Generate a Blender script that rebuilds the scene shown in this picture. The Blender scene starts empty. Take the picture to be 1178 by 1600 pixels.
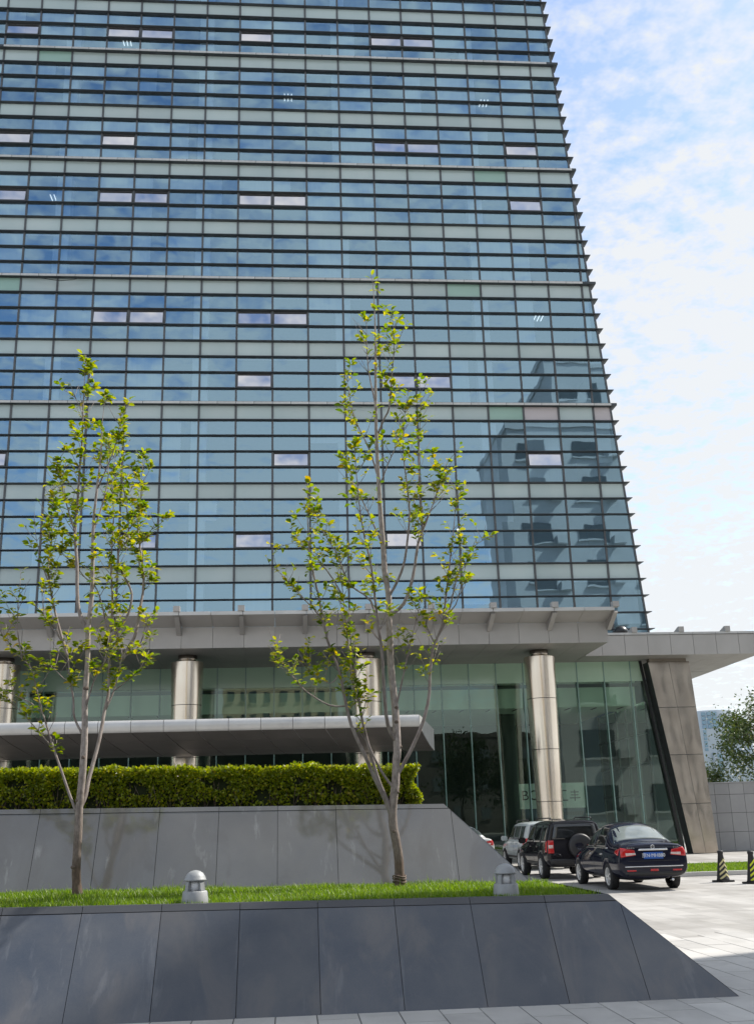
import bpy, bmesh, math, random
import numpy as np
from mathutils import Vector, Matrix
from mathutils.bvhtree import BVHTree

# ---------------------------------------------------------------- camera, sky, sun, exposure
scene = bpy.context.scene
C = bpy.context.collection
rad = math.radians

cam_data = bpy.data.cameras.new("camera")
cam = bpy.data.objects.new("camera", cam_data)
C.objects.link(cam)
scene.camera = cam
cam_data.sensor_fit = 'VERTICAL'
cam_data.sensor_height = 24.0
cam_data.sensor_width = 24.0 * 753 / 1024
cam_data.lens = 24.0 * 1642.08 / 1600.0
cam_data.clip_start = 0.1
cam_data.clip_end = 3000
YAW, PITCH, ROLL = 0.0884, 0.2892, -0.0291
_r = Vector((math.cos(YAW), -math.sin(YAW), 0)); _f = Vector((math.sin(YAW), math.cos(YAW), 0)); _u = Vector((0, 0, 1))
F_ = _f * math.cos(PITCH) + _u * math.sin(PITCH)
U0 = -_f * math.sin(PITCH) + _u * math.cos(PITCH)
R_ = _r * math.cos(ROLL) + U0 * math.sin(ROLL)
U_ = -_r * math.sin(ROLL) + U0 * math.cos(ROLL)
M = Matrix((R_, U_, -F_)).transposed().to_4x4()
M.translation = Vector((0, 0, 1.6))
cam.matrix_world = M

SUN_AZ = math.atan2(0.928, 0.371)          # from +Y towards +X
SUN_EL = rad(47)
sun_dir = Vector((math.sin(SUN_AZ) * math.cos(SUN_EL), math.cos(SUN_AZ) * math.cos(SUN_EL), math.sin(SUN_EL)))
sd = bpy.data.lights.new("sun", 'SUN')
sd.energy = 3.9
sd.angle = rad(0.55)
sd.color = (1.0, 0.95, 0.87)
sun = bpy.data.objects.new("sun", sd)
C.objects.link(sun)
sun.rotation_euler = sun_dir.to_track_quat('Z', 'Y').to_euler()
sun.location = (40, 10, 60)

world = bpy.data.worlds.new("World")
scene.world = world
world.use_nodes = True
wn, wl = world.node_tree.nodes, world.node_tree.links
wn.clear()
w_out = wn.new('ShaderNodeOutputWorld')
w_bg = wn.new('ShaderNodeBackground'); w_bg.inputs['Strength'].default_value = 0.15
w_sky = wn.new('ShaderNodeTexSky'); w_sky.sky_type = 'NISHITA'; w_sky.sun_disc = False
w_sky.sun_elevation = SUN_EL; w_sky.sun_rotation = SUN_AZ
w_sky.air_density = 1.0; w_sky.dust_density = 0.7; w_sky.ozone_density = 1.0
w_tc = wn.new('ShaderNodeTexCoord')
w_sep = wn.new('ShaderNodeSeparateXYZ'); wl.new(w_tc.outputs['Generated'], w_sep.inputs[0])
def wmath(op, a, b=None, c=None):
    n = wn.new('ShaderNodeMath'); n.operation = op
    for k, v in enumerate((a, b, c)):
        if v is None: continue
        if isinstance(v, (int, float)): n.inputs[k].default_value = v
        else: wl.new(v, n.inputs[k])
    return n.outputs[0]
# a flat sheet of altocumulus seen from below: direction divided by its rise
zc = wmath('ADD', wmath('MAXIMUM', w_sep.outputs['Z'], 0.0), 0.12)
cx_ = wmath('DIVIDE', w_sep.outputs['X'], zc)
cy_ = wmath('DIVIDE', w_sep.outputs['Y'], zc)
w_cmb = wn.new('ShaderNodeCombineXYZ'); wl.new(cx_, w_cmb.inputs[0]); wl.new(cy_, w_cmb.inputs[1])
def wnoise(scale, detail, rough, dist=0.0, off=(0, 0, 0)):
    m = wn.new('ShaderNodeMapping'); m.inputs['Location'].default_value = off
    wl.new(w_cmb.outputs[0], m.inputs[0])
    n = wn.new('ShaderNodeTexNoise'); n.inputs['Scale'].default_value = scale
    n.inputs['Detail'].default_value = detail; n.inputs['Roughness'].default_value = rough
    n.inputs['Distortion'].default_value = dist
    wl.new(m.outputs[0], n.inputs['Vector'])
    return n.outputs['Fac']
n_big = wnoise(0.8, 1, 0.5, 0.2, (3.3, 1.2, 0))
n_mid = wnoise(15.0, 4, 0.62, 0.0, (0.4, 7.7, 0))
n_fine = wnoise(46, 2, 0.6, 0.0, (5.1, 2.9, 0))
dens = wmath('ADD', wmath('MULTIPLY', n_big, 0.85), wmath('ADD', wmath('MULTIPLY', n_mid, 1.0), wmath('MULTIPLY', n_fine, 0.30)))
low_ = wmath('POWER', wmath('SUBTRACT', 1.0, wmath('MAXIMUM', w_sep.outputs['Z'], 0.0)), 6.0)   # the sheet closes up towards the horizon
mask = wmath('ADD', wmath('MULTIPLY', wmath('SUBTRACT', dens, 0.85), 3.0), wmath('MULTIPLY', low_, 0.7))
w_cl = wn.new('ShaderNodeClamp'); wl.new(mask, w_cl.inputs[0]); w_cl.inputs['Max'].default_value = 0.95
w_mix = wn.new('ShaderNodeMix'); w_mix.data_type = 'RGBA'
wl.new(w_cl.outputs[0], w_mix.inputs['Factor'])
wl.new(w_sky.outputs[0], w_mix.inputs['A'])
w_mix.inputs['B'].default_value = (3.82, 3.92, 3.99, 1)
wl.new(w_mix.outputs['Result'], w_bg.inputs['Color'])
wl.new(w_bg.outputs[0], w_out.inputs[0])

scene.render.engine = 'CYCLES'
scene.cycles.max_bounces = 4
scene.cycles.glossy_bounces = 2
scene.cycles.transparent_max_bounces = 6
scene.cycles.diffuse_bounces = 2
scene.cycles.caustics_reflective = False
scene.cycles.caustics_refractive = False
scene.cycles.sample_clamp_indirect = 6
vs = scene.view_settings
vs.view_transform = 'Standard'; vs.look = 'None'; vs.gamma = 1.0; vs.use_curve_mapping = False
vs.exposure = 0.62

rnd = random.Random(11)
nrs = np.random.RandomState(7)

# ---------------------------------------------------------------- helpers
def tag(o, label=None, cat=None, group=None, kind=None):
    if label: o['label'] = label
    if cat: o['category'] = cat
    if group: o['group'] = group
    if kind: o['kind'] = kind
    return o

def empty(name, loc=(0, 0, 0), rz=0.0):
    o = bpy.data.objects.new(name, None); C.objects.link(o)
    o.location = loc; o.rotation_euler = (0, 0, rz); o.empty_display_size = 0.3
    return o

def wloc(o):
    v = Vector((0, 0, 0))
    while o is not None:
        v += o.location; o = o.parent
    return v

def link(name, mesh, parent=None, loc=(0, 0, 0)):
    o = bpy.data.objects.new(name, mesh); C.objects.link(o); o.location = loc
    if parent is not None: o.parent = parent
    return o

class MB:
    """collects faces; build() makes ONE mesh object"""
    def __init__(self): self.v = []; self.f = []; self.sm = []
    def add(self, vs, fs, smooth=False):
        b = len(self.v); self.v += [tuple(p) for p in vs]
        for f in fs: self.f.append(tuple(b + k for k in f)); self.sm.append(smooth)
        return self
    def box(self, x0, x1, y0, y1, z0, z1):
        return self.hexa([(x0, y0, z0), (x1, y0, z0), (x1, y1, z0), (x0, y1, z0), (x0, y0, z1), (x1, y0, z1), (x1, y1, z1), (x0, y1, z1)])
    def hexa(self, p):
        return self.add(p, [(0, 3, 2, 1), (4, 5, 6, 7), (0, 1, 5, 4), (1, 2, 6, 5), (2, 3, 7, 6), (3, 0, 4, 7)])
    def bevbox(self, x0, x1, y0, y1, z0, z1, b):
        bm = bmesh.new()
        bmesh.ops.create_cube(bm, size=1.0, matrix=Matrix.Translation(((x0 + x1) / 2, (y0 + y1) / 2, (z0 + z1) / 2)) @ Matrix.Diagonal((x1 - x0, y1 - y0, z1 - z0, 1)))
        bmesh.ops.bevel(bm, geom=bm.edges[:], offset=b, segments=2, affect='EDGES')
        bm.verts.index_update()
        self.add([v.co[:] for v in bm.verts], [[v.index for v in f.verts] for f in bm.faces])
        bm.free(); return self
    def prism(self, poly, a, b, axis='x'):
        """extrude a 2D polygon along an axis from a to b"""
        n = len(poly)
        def P(u, w, t): return (t, u, w) if axis == 'x' else ((u, t, w) if axis == 'y' else (u, w, t))
        vs_ = [P(u, w, a) for u, w in poly] + [P(u, w, b) for u, w in poly]
        fs = [tuple(range(n))[::-1], tuple(range(n, 2 * n))]
        fs += [(k, (k + 1) % n, n + (k + 1) % n, n + k) for k in range(n)]
        return self.add(vs_, fs)
    def lathe(self, prof, seg=24, c=(0, 0, 0), cap=True, smooth=True):
        vs_ = []; fs = []
        for r, z in prof:
            for k in range(seg):
                a = 2 * math.pi * k / seg
                vs_.append((c[0] + r * math.cos(a), c[1] + r * math.sin(a), c[2] + z))
        for i in range(len(prof) - 1):
            for k in range(seg):
                k2 = (k + 1) % seg
                fs.append((i * seg + k, i * seg + k2, (i + 1) * seg + k2, (i + 1) * seg + k))
        self.add(vs_, fs, smooth)
        if cap:
            n = len(self.v) - len(vs_)
            self.f.append(tuple(n + k for k in range(seg))[::-1]); self.sm.append(False)
            self.f.append(tuple(n + (len(prof) - 1) * seg + k for k in range(seg))); self.sm.append(False)
        return self
    def tube(self, pts, radii, seg=8, smooth=True):
        pts = [Vector(p) for p in pts]; n = len(pts); vs_ = []; fs = []
        up = Vector((0.13, 0.97, 0.2)).normalized()
        for i, p in enumerate(pts):
            d = (pts[min(i + 1, n - 1)] - pts[max(i - 1, 0)])
            if d.length < 1e-6: d = Vector((0, 0, 1))
            d.normalize()
            a = d.cross(up)
            if a.length < 1e-3: a = d.cross(Vector((1, 0, 0)))
            a.normalize(); b = d.cross(a)
            for k in range(seg):
                t = 2 * math.pi * k / seg
                vs_.append(p + (a * math.cos(t) + b * math.sin(t)) * radii[i])
        for i in range(n - 1):
            for k in range(seg):
                k2 = (k + 1) % seg
                fs.append((i * seg + k, (i + 1) * seg + k, (i + 1) * seg + k2, i * seg + k2))
        fs.append(tuple(range(seg))); fs.append(tuple((n - 1) * seg + k for k in range(seg))[::-1])
        return self.add(vs_, fs, smooth)
    def mesh(self, name, mat, off=Vector((0, 0, 0))):
        me = bpy.data.meshes.new(name)
        me.from_pydata([(p[0] - off[0], p[1] - off[1], p[2] - off[2]) for p in self.v], [], self.f)
        me.polygons.foreach_set('use_smooth', self.sm)
        if mat: me.materials.append(mat)
        me.validate(); me.update()
        return me
    def build(self, name, mat, parent=None, world=True):
        off = wloc(parent) if (parent is not None and world) else Vector((0, 0, 0))
        return link(name, self.mesh(name, mat, off), parent)

def fix_normals(me):
    bm = bmesh.new(); bm.from_mesh(me); bmesh.ops.recalc_face_normals(bm, faces=bm.faces[:]); bm.to_mesh(me); bm.free()

def np_mesh(name, verts, faces, mat, smooth=False):
    me = bpy.data.meshes.new(name)
    nv, nf, k = len(verts), len(faces), faces.shape[1]
    me.vertices.add(nv); me.vertices.foreach_set('co', verts.astype(np.float32).ravel())
    me.loops.add(nf * k); me.loops.foreach_set('vertex_index', faces.astype(np.int32).ravel())
    me.polygons.add(nf); me.polygons.foreach_set('loop_start', np.arange(0, nf * k, k, dtype=np.int32))
    me.polygons.foreach_set('loop_total', np.full(nf, k, dtype=np.int32))
    me.materials.append(mat); me.update(calc_edges=True); me.validate()
    return me

def leaf_cloud(name, P, size, mat, up=0.35, aspect=0.6, rs=nrs):
    """many small folded leaf quads at points P"""
    n = len(P)
    d = rs.normal(size=(n, 3)); d[:, 2] += up * rs.uniform(-0.5, 1.2, n); d /= np.linalg.norm(d, axis=1)[:, None]
    r = rs.normal(size=(n, 3)); s = np.cross(d, r); s /= np.linalg.norm(s, axis=1)[:, None] + 1e-9
    L = (size * rs.uniform(0.65, 1.3, n))[:, None]; W = L * aspect * 0.5
    nrm = np.cross(d, s) * L * 0.10
    v = np.stack([P, P + d * L * 0.5 + s * W + nrm, P + d * L, P + d * L * 0.5 - s * W + nrm], 1).reshape(-1, 3)
    f = np.arange(n * 4).reshape(n, 4)
    return np_mesh(name, v, f, mat)

# ---------------------------------------------------------------- materials
MATS = {}
class NT:
    def __init__(self, name):
        self.m = bpy.data.materials.new(name); self.m.use_nodes = True
        self.n, self.l = self.m.node_tree.nodes, self.m.node_tree.links
        self.b = self.n['Principled BSDF']; self.out = self.n['Material Output']
        self.tc = self.n.new('ShaderNodeTexCoord'); self.co = self.tc.outputs['Object']
        MATS[name] = self.m
    def set(self, **k):
        for key, v in k.items():
            i = self.b.inputs[key.replace('_', ' ')]
            if isinstance(v, (int, float)): i.default_value = v
            elif isinstance(v, tuple): i.default_value = (*v, 1) if len(v) == 3 else v
            else: self.l.new(v, i)
        return self
    def geo(self):
        g = self.n.new('ShaderNodeNewGeometry'); return g.outputs['Position']
    def noise(self, scale, detail=4, rough=0.55, vec=None, stretch=None, dist=0.0):
        v = vec or self.co
        if stretch:
            mp = self.n.new('ShaderNodeMapping'); mp.inputs['Scale'].default_value = stretch
            self.l.new(v, mp.inputs[0]); v = mp.outputs[0]
        t = self.n.new('ShaderNodeTexNoise'); t.inputs['Scale'].default_value = scale
        t.inputs['Detail'].default_value = detail; t.inputs['Roughness'].default_value = rough
        t.inputs['Distortion'].default_value = dist
        self.l.new(v, t.inputs['Vector']); return t.outputs['Fac']
    def ramp(self, fac, stops):
        r = self.n.new('ShaderNodeValToRGB'); e = r.color_ramp.elements
        while len(e) < len(stops): e.new(0.5)
        for k, (p, c) in enumerate(stops):
            e[k].position = p; e[k].color = (*c, 1) if len(c) == 3 else c
        self.l.new(fac, r.inputs[0]); return r.outputs[0]
    def mix(self, fac, a, b, mode='MIX'):
        m = self.n.new('ShaderNodeMix'); m.data_type = 'RGBA'; m.blend_type = mode
        for key, v in (('Factor', fac), ('A', a), ('B', b)):
            i = m.inputs[key]
            if isinstance(v, (int, float)): i.default_value = v
            elif isinstance(v, tuple): i.default_value = (*v, 1)
            else: self.l.new(v, i)
        return m.outputs['Result']
    def math(self, op, a, b=0.0):
        m = self.n.new('ShaderNodeMath'); m.operation = op
        for k, v in enumerate((a, b)):
            if isinstance(v, (int, float)): m.inputs[k].default_value = v
            else: self.l.new(v, m.inputs[k])
        return m.outputs[0]
    def objrand(self):
        return self.n.new('ShaderNodeObjectInfo').outputs['Random']
    def bump(self, h, strength=0.2, dist=0.01):
        b = self.n.new('ShaderNodeBump'); b.inputs['Strength'].default_value = strength
        b.inputs['Distance'].default_value = dist
        self.l.new(h, b.inputs['Height']); self.l.new(b.outputs[0], self.b.inputs['Normal']); return self

def vary(name, a, b, scale=3.0, rough=0.5, metallic=0.0, detail=5, spec=0.5, bumpv=0.0, objv=0.0, coat=0.0, stretch=None, rvar=0.0):
    t = NT(name); n = t.noise(scale, detail, stretch=stretch)
    col = t.ramp(n, [(0.3, a), (0.7, b)])
    if objv:
        k = t.math('ADD', t.math('MULTIPLY', t.objrand(), 2 * objv), 1 - objv)
        hs = t.n.new('ShaderNodeHueSaturation'); t.l.new(k, hs.inputs['Value']); t.l.new(col, hs.inputs['Color']); col = hs.outputs[0]
    t.set(Base_Color=col, Roughness=rough, Metallic=metallic)
    t.b.inputs['Specular IOR Level'].default_value = spec
    t.b.inputs['Coat Weight'].default_value = coat
    if rvar: t.set(Roughness=t.math('ADD', t.math('MULTIPLY', t.noise(scale * 2.3, 4), rvar), rough - rvar / 2))
    if bumpv: t.bump(t.noise(scale * 12, 6), bumpv)
    return t.m

def glass(name, refl, tint, k, rough=0.01, f0=None, wav=0.0):
    """coated architectural glass: part mirror, part see-through"""
    t = NT(name); t.n.remove(t.b)
    g = t.n.new('ShaderNodeBsdfGlossy'); g.inputs['Roughness'].default_value = rough; g.inputs['Color'].default_value = (*refl, 1)
    tr = t.n.new('ShaderNodeBsdfTransparent'); tr.inputs['Color'].default_value = (*tint, 1)
    lw = t.n.new('ShaderNodeFresnel'); lw.inputs['IOR'].default_value = 1.5
    fac = t.math('ADD', lw.outputs[0], k)
    if wav:
        b = t.n.new('ShaderNodeBump'); b.inputs['Strength'].default_value = wav; b.inputs['Distance'].default_value = 0.02
        t.l.new(t.noise(0.9, 1, vec=t.geo()), b.inputs['Height']); t.l.new(b.outputs[0], g.inputs['Normal'])
    mx = t.n.new('ShaderNodeMixShader'); t.l.new(fac, mx.inputs[0]); t.l.new(tr.outputs[0], mx.inputs[1]); t.l.new(g.outputs[0], mx.inputs[2])
    t.l.new(mx.outputs[0], t.out.inputs[0])
    return t.m

def foliage(name, stops, trans=0.5, rough=0.45):
    """leaf material: colour varies leaf to leaf, light passes through"""
    t = NT(name); g = t.n.new('ShaderNodeNewGeometry')
    oi = t.objrand()
    s = t.math('FRACT', t.math('ADD', g.outputs['Random Per Island'], oi))
    col = t.ramp(s, stops)
    t.set(Base_Color=col, Roughness=rough)
    tl = t.n.new('ShaderNodeBsdfTranslucent'); t.l.new(col, tl.inputs['Color'])
    hs = t.n.new('ShaderNodeHueSaturation'); hs.inputs['Saturation'].default_value = 1.15; hs.inputs['Value'].default_value = 1.5
    t.l.new(col, hs.inputs['Color']); t.l.new(hs.outputs[0], tl.inputs['Color'])
    mx = t.n.new('ShaderNodeMixShader'); mx.inputs[0].default_value = trans
    t.l.new(t.b.outputs[0], mx.inputs[1]); t.l.new(tl.outputs[0], mx.inputs[2]); t.l.new(mx.outputs[0], t.out.inputs[0])
    return t.m

def plain(name, c, rough=0.5, metallic=0.0, spec=0.5, coat=0.0):
    return vary(name, tuple(x * 0.93 for x in c), tuple(min(1, x * 1.07) for x in c), 4.0, rough, metallic, 3, spec, coat=coat)

def lamp(name, c, s):
    t = NT(name); t.set(Base_Color=c, Emission_Color=c, Emission_Strength=s); return t.m

m_fin = vary('fin_metal', (0.055, 0.065, 0.075), (0.08, 0.09, 0.10), 2, 0.45, 0.3)
m_mull = vary('mullion_metal', (0.09, 0.095, 0.10), (0.13, 0.135, 0.14), 1.5, 0.4, 0.4)
m_rail = vary('rail_metal', (0.50, 0.50, 0.48), (0.62, 0.61, 0.58), 3, 0.4, 0.5, objv=0.08)
m_gA = glass('tower_glass', (0.55, 0.82, 1.0), (0.74, 0.89, 1.0), 0.41, 0.012, wav=0.10)
m_gOpen = glass('open_sash_glass', (0.93, 0.92, 0.95), (0.5, 0.6, 0.7), 0.72, 0.012)
m_span = NT('spandrel_glass')
_k = m_span.math('ADD', m_span.math('MULTIPLY', m_span.objrand(), 0.14), 0.93)
_c = m_span.ramp(m_span.noise(0.35, 3, vec=m_span.geo(), stretch=(1, 1, 0.3)), [(0.3, (0.47, 0.59, 0.59)), (0.7, (0.56, 0.66, 0.65))])
_h = m_span.n.new('ShaderNodeHueSaturation'); m_span.l.new(_k, _h.inputs['Value']); m_span.l.new(_c, _h.inputs['Color'])
m_span.set(Base_Color=_h.outputs[0], Roughness=0.12); m_span.b.inputs['Specular IOR Level'].default_value = 0.8
m_span = m_span.m
m_spanG = vary('green_spandrel_glass', (0.32, 0.52, 0.44), (0.38, 0.58, 0.50), 0.6, 0.12, spec=0.8)
m_spanP = vary('pinkish_spandrel_panel', (0.58, 0.53, 0.54), (0.64, 0.59, 0.60), 0.6, 0.2, spec=0.6)
m_blind = vary('blind_fabric', (0.80, 0.86, 0.88), (0.90, 0.93, 0.93), 1.2, 0.8, objv=0.10, stretch=(6, 1, 0.3))
m_incol = plain('interior_column_paint', (0.88, 0.90, 0.89), 0.7)
m_inwall = vary('interior_wall', (0.14, 0.23, 0.36), (0.26, 0.36, 0.48), 0.25, 0.8)
m_slab = plain('concrete_slab', (0.32, 0.33, 0.34), 0.8)
m_strip = lamp('ceiling_lamp', (1.0, 0.98, 0.92), 0.9)
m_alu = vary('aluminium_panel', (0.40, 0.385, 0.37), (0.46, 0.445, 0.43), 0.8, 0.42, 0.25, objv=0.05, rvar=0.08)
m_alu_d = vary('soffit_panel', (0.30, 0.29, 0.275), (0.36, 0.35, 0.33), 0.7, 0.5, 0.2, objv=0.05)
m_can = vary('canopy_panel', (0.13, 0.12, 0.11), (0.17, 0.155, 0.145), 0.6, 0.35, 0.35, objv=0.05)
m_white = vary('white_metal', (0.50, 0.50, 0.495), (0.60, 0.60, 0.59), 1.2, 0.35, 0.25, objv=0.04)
t = NT('brushed_steel'); n1 = t.noise(1.1, 3, vec=t.geo()); n2 = t.noise(14, 3, stretch=(1, 1, 0.05))
t.set(Base_Color=t.ramp(n1, [(0.3, (0.37, 0.325, 0.28)), (0.7, (0.47, 0.42, 0.365))]), Metallic=0.97, Roughness=0.15)
t.bump(t.noise(0.6, 1, vec=t.geo()), 0.10, 0.05); m_steel = t.m
t = NT('brushed_steel_drum'); n1 = t.noise(0.7, 2, vec=t.geo()); n2 = t.noise(14, 3, stretch=(1, 1, 0.05))
t.set(Base_Color=t.ramp(n1, [(0.3, (0.78, 0.68, 0.57)), (0.7, (0.86, 0.77, 0.66))]), Metallic=0.92, Roughness=t.math('ADD', t.math('MULTIPLY', n2, 0.06), 0.17))
m_drum = t.m
m_lglass = glass('lobby_glass', (0.72, 0.88, 0.80), (0.76, 0.96, 0.84), 0.10, 0.006, wav=0.10)
m_lfin = vary('glass_fin_edge', (0.20, 0.36, 0.32), (0.30, 0.46, 0.42), 1.5, 0.15, spec=0.8)
m_bulk = vary('bulkhead_board', (0.80, 0.86, 0.76), (0.86, 0.90, 0.82), 0.4, 0.7)
m_lspan = vary('back_painted_glass', (0.40, 0.60, 0.45), (0.48, 0.68, 0.52), 0.4, 0.12, objv=0.06, spec=0.7)
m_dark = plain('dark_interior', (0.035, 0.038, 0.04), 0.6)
m_black = plain('black_frame', (0.02, 0.022, 0.024), 0.4)

def stone(name, a, b, rough, spec, cl=1.2, stain=None, objv=0.05, coat=0.0, rv=0.1, streak=0.0):
    t = NT(name); p = t.geo()
    n1 = t.noise(cl, 4, 0.55, vec=p); n2 = t.noise(70, 3, 0.7, vec=p)
    col = t.ramp(t.math('ADD', t.math('MULTIPLY', n1, 0.8), t.math('MULTIPLY', n2, 0.2)), [(0.32, a), (0.68, b)])
    if stain:
        s = t.ramp(t.noise(2.2, 6, 0.6, vec=p, stretch=(1.0, 0.6, 0.45), dist=0.6), [(0.50, (0, 0, 0)), (0.66, (1, 1, 1))])
        sep = t.n.new('ShaderNodeSeparateColor'); t.l.new(s, sep.inputs[0])
        col = t.mix(t.math('MULTIPLY', sep.outputs[0], stain[1]), col, stain[0])
    if streak:   # pale mineral runs down the face
        s = t.ramp(t.noise(5.5, 5, 0.65, vec=p, stretch=(1.0, 0.25, 0.22), dist=0.3), [(0.60, (0, 0, 0)), (0.76, (1, 1, 1))])
        sep = t.n.new('ShaderNodeSeparateColor'); t.l.new(s, sep.inputs[0])
        col = t.mix(t.math('MULTIPLY', sep.outputs[0], streak), col, (0.46, 0.46, 0.46))
    k = t.math('ADD', t.math('MULTIPLY', t.objrand(), 2 * objv), 1 - objv)
    hs = t.n.new('ShaderNodeHueSaturation'); t.l.new(k, hs.inputs['Value']); t.l.new(col, hs.inputs['Color'])
    t.set(Base_Color=hs.outputs[0], Roughness=t.math('ADD', t.math('MULTIPLY', t.noise(3.1, 4, vec=p), rv), rough - rv / 2))
    t.b.inputs['Specular IOR Level'].default_value = spec
    t.bump(t.noise(45, 4, 0.6, vec=p), 0.06, 0.003)
    return t.m
m_wallF = stone('dark_granite', (0.058, 0.072, 0.098), (0.116, 0.122, 0.134), 0.16, 0.5, 1.5, ((0.165, 0.155, 0.15), 0.45), objv=0.13, streak=0.16)  # blue blotches in the base colour imitate sky reflected in the polish
m_wallM = stone('honed_granite', (0.145, 0.142, 0.142), (0.20, 0.195, 0.194), 0.07, 0.95, 0.9, ((0.14, 0.13, 0.12), 0.5), streak=0.5, rv=0.05)
m_cap = stone('granite_cap', (0.060, 0.063, 0.070), (0.085, 0.087, 0.094), 0.35, 0.5)
m_joint2 = plain('paving_bedding', (0.10, 0.10, 0.098), 0.9)
m_joint = plain('joint_mortar', (0.035, 0.035, 0.036), 0.9)
m_slabs = stone('paving_stone', (0.45, 0.44, 0.42), (0.55, 0.535, 0.51), 0.6, 0.35, 1.6, ((0.38, 0.37, 0.35), 0.45), objv=0.10)
m_kerb = stone('kerb_stone', (0.48, 0.47, 0.45), (0.58, 0.57, 0.55), 0.7, 0.3)
m_stoneW = stone('grey_stone_cladding', (0.30, 0.30, 0.305), (0.37, 0.37, 0.375), 0.45, 0.4, 0.8, objv=0.07)
# open plaza: the joints run on in the material where slabs are too small to tell apart
t = NT('plaza_paving'); p = t.geo()
bk = t.n.new('ShaderNodeTexBrick'); mp = t.n.new('ShaderNodeMapping'); mp.inputs['Rotation'].default_value = (0, 0, rad(90))
t.l.new(p, mp.inputs[0]); t.l.new(mp.outputs[0], bk.inputs['Vector'])
bk.inputs['Scale'].default_value = 1.0; bk.inputs['Brick Width'].default_value = 0.9; bk.inputs['Row Height'].default_value = 0.363
bk.inputs['Mortar Size'].default_value = 0.006; bk.inputs['Mortar Smooth'].default_value = 0.3; bk.inputs['Bias'].default_value = 0.0
bk.inputs['Color1'].default_value = (0.39, 0.375, 0.355, 1); bk.inputs['Color2'].default_value = (0.49, 0.475, 0.45, 1); bk.inputs['Mortar'].default_value = (0.30, 0.295, 0.28, 1)
sn = t.mix(1.0, t.ramp(t.noise(0.55, 6, 0.65, vec=p, stretch=(1, 0.3, 1)), [(0.38, (0.72, 0.71, 0.69)), (0.58, (1, 1, 1))]), t.ramp(t.noise(1.7, 5, 0.7, vec=p, stretch=(0.25, 1.0, 1)), [(0.36, (0.82, 0.81, 0.80)), (0.5, (1, 1, 1))]), 'MULTIPLY')
t.set(Base_Color=t.mix(1.0, bk.outputs[0], sn, 'MULTIPLY'), Roughness=0.6); t.bump(t.noise(30, 4, vec=p), 0.1, 0.004)
m_plaza = t.m
m_ground = vary('far_ground', (0.16, 0.16, 0.15), (0.24, 0.235, 0.22), 0.05, 0.9)
m_road = vary('asphalt', (0.04, 0.04, 0.042), (0.065, 0.065, 0.066), 1.5, 0.85, bumpv=0.2)
m_soil = vary('lawn_soil', (0.05, 0.075, 0.02), (0.07, 0.10, 0.025), 6, 0.95)
m_grass = foliage('grass_blade', [(0.0, (0.09, 0.17, 0.012)), (0.5, (0.16, 0.27, 0.015)), (0.85, (0.23, 0.34, 0.025)), (1.0, (0.30, 0.34, 0.09))], 0.45)
m_leaf = foliage('young_leaf', [(0.0, (0.07, 0.13, 0.012)), (0.4, (0.19, 0.26, 0.018)), (0.8, (0.34, 0.36, 0.025)), (0.97, (0.44, 0.38, 0.02)), (1.0, (0.44, 0.30, 0.02))], 0.55, 0.35)
m_hedge = foliage('hedge_leaf', [(0.0, (0.09, 0.13, 0.012)), (0.45, (0.25, 0.31, 0.018)), (0.85, (0.43, 0.46, 0.025)), (1.0, (0.40, 0.32, 0.03))], 0.45, 0.35)
m_tree = foliage('tree_leaf', [(0.0, (0.03, 0.055, 0.014)), (0.6, (0.06, 0.09, 0.02)), (1.0, (0.12, 0.13, 0.035))], 0.3)
m_bark = vary('pale_bark', (0.19, 0.15, 0.13), (0.38, 0.33, 0.305), 14, 0.8, bumpv=0.5, stretch=(1, 1, 0.45))
t = NT('young_bark'); sp_ = t.n.new('ShaderNodeSeparateXYZ'); t.l.new(t.co, sp_.inputs[0])
_g = t.ramp(t.math('ADD', t.math('MULTIPLY', sp_.outputs[2], 0.42), t.math('MULTIPLY', t.noise(5, 4), 0.5)), [(0.30, (0.15, 0.105, 0.08)), (0.52, (0.24, 0.195, 0.17)), (0.95, (0.42, 0.365, 0.335))])
_w = t.ramp(t.noise(26, 5, 0.65, stretch=(1, 1, 0.5)), [(0.35, (0.62, 0.60, 0.58)), (0.65, (1.15, 1.14, 1.12))])
t.set(Base_Color=t.mix(1.0, _g, _w, 'MULTIPLY'), Roughness=0.85); t.bump(t.noise(60, 5, 0.65, stretch=(1, 1, 0.4)), 0.6, 0.008); m_trunk = t.m
m_barkD = vary('brown_bark', (0.12, 0.085, 0.065), (0.22, 0.17, 0.14), 9, 0.85, bumpv=0.4)
m_hcore = vary('hedge_core', (0.012, 0.02, 0.006), (0.03, 0.04, 0.01), 20, 0.9)

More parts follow.
